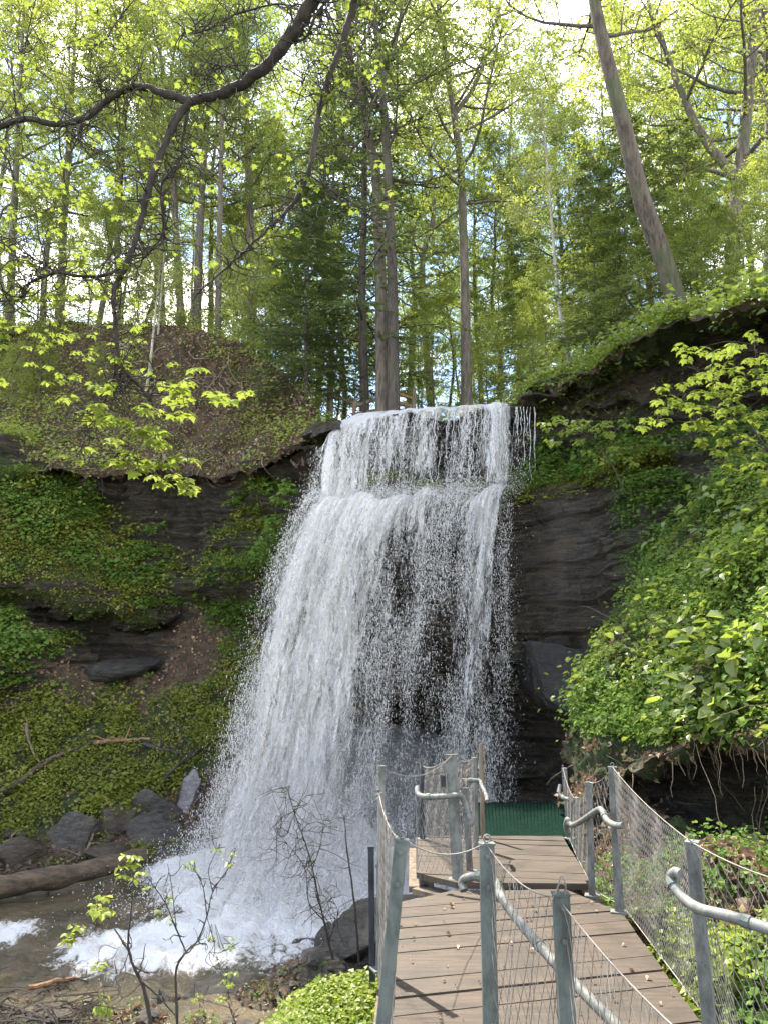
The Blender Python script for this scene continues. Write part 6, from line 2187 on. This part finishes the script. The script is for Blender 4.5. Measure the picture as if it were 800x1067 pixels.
# hanging roots under the turf edge of the right bank and on the left hillside
mb = MB()
rs = np.random.default_rng(9)
for k in range(24):
    u = rs.uniform(660, 830)
    v = np.interp(u, [600, 632, 672, 718, 770, 840], [800, 802, 786, 773, 768, 760]) + rs.normal() * 5
    p, n_ = hit(u, v, (BV_B,))
    if p is None:
        continue
    L = rs.uniform(.12, .6)
    q = [p + n_ * .02]
    for s in range(6):
        q.append(q[-1] + np.array([rs.normal() * .018, -.006 + rs.normal() * .012, -L / 6]))
    tube(mb, q, np.linspace(1, .3, 7) * rs.uniform(.002, .009), 4, .5)
o = mb.build('hanging_roots', M['root'])
tag(o, 'thin roots dangling from the undercut turf of the right bank', kind='stuff')
mb = MB()
for k in range(90):
    u, v = rs.uniform(130, 300), rs.uniform(352, 400)
    if k > 60:
        u, v = rs.uniform(20, 330), rs.uniform(470, 484)
    p, n_ = hit(u, v, (BV_G,))
    if p is None:
        continue
    q = [p + n_ * .05]
    L = rs.uniform(.4, 1.8)
    d = np.array([rs.normal() * .6, -.5, -1.0])
    for s in range(7):
        d = d + rs.normal(size=3) * .35
        nxt = q[-1] + norm(d) * L / 7
        h = BV_G.find_nearest(Vector(nxt))
        nn_ = np.array(h[1]); nn_ = nn_ if nn_[1] < 0 or nn_[2] > 0 else -nn_
        nxt = np.array(h[0]) + nn_ * .05
        q.append(nxt)
    tube(mb, q, np.linspace(1, .3, 8) * rs.uniform(.01, .035), 5, .5)
o = mb.build('tree_roots', M['root'])
tag(o, 'bare roots crawling over the eroded left hillside', kind='stuff')

import bmesh
bm = bmesh.new()
bmesh.ops.create_icosphere(bm, subdivisions=4, radius=1.0)
me = bpy.data.meshes.new('mist')
bm.to_mesh(me); bm.free()
mm, nt_, out_ = new_mat('mist')
nb_ = NB(nt_)
vol = nb_.n('ShaderNodeVolumePrincipled', {'Color': (1, 1, 1, 1), 'Density': 0.11, 'Anisotropy': 0.3})
nb_.link(vol.outputs[0], out_.inputs[1])
me.materials.append(mm)
mist = link(bpy.data.objects.new('mist', me))
mist.location = (-.7, 14.1, -1.0)
mist.scale = (2.7, 1.9, 1.7)
mist.rotation_euler = (0, math.radians(-14), 0)
tag(mist, 'pale mist hanging at the foot of the waterfall', kind='stuff')
EXPOSURE = 1.9
# ------------------------------------------------------------------ sky, sun, view
SUN_EL, SUN_AZ = math.radians(58), math.radians(-31)     # azimuth measured from +Y, negative = left
w = bpy.data.worlds.new("World")
SC.world = w
w.use_nodes = True
nt = w.node_tree
nt.nodes.clear()
b = NB(nt)
sky = b.n('ShaderNodeTexSky', sky_type='NISHITA')
sky.sun_disc = False
sky.sun_elevation = SUN_EL
sky.sun_rotation = SUN_AZ
sky.altitude = 300
sky.air_density = 1.0
sky.dust_density = 0.4
tc = b.n('ShaderNodeTexCoord').outputs['Generated']
sp = b.n('ShaderNodeSeparateXYZ', {0: tc})
zz = b.math('MAXIMUM', sp.outputs[2], 0.08)
pl = b.n('ShaderNodeCombineXYZ', {0: b.math('DIVIDE', sp.outputs[0], zz), 1: b.math('DIVIDE', sp.outputs[1], zz), 2: 0.3}).outputs[0]
c1 = b.noise(1.35, 7, pl, 0.6, dist=0.3)
cl = b.ramp(c1, 0.475, 0.65)
csky = b.mix(cl, sky.outputs[0], (13.0, 12.3, 11.4, 1))
bg = b.n('ShaderNodeBackground', {'Color': csky, 'Strength': 0.15}).outputs[0]
out = nt.nodes.new('ShaderNodeOutputWorld')
b.link(bg, out.inputs[0])

sun = bpy.data.lights.new('sun', 'SUN')
sun.energy = 5.0
sun.angle = math.radians(0.53)
sun.color = (1.0, 0.92, 0.77)
so = bpy.data.objects.new('sun', sun)
COL.objects.link(so)
dvec = Vector((math.sin(SUN_AZ) * math.cos(SUN_EL), math.cos(SUN_AZ) * math.cos(SUN_EL), math.sin(SUN_EL)))
so.rotation_euler = dvec.to_track_quat('Z', 'Y').to_euler()
so.location = (-6, 20, 40)

SC.view_settings.view_transform = 'Standard'
SC.view_settings.look = 'None'
SC.view_settings.exposure = EXPOSURE
SC.view_settings.gamma = 1.0
SC.view_settings.use_curve_mapping = False
SC.cycles.transparent_max_bounces = 12
SC.cycles.max_bounces = 7
SC.cycles.diffuse_bounces = 4
SC.cycles.transmission_bounces = 4
SC.cycles.use_denoising = True
SC.cycles.caustics_reflective = False
SC.cycles.caustics_refractive = False
SC.cycles.sample_clamp_indirect = 6.0
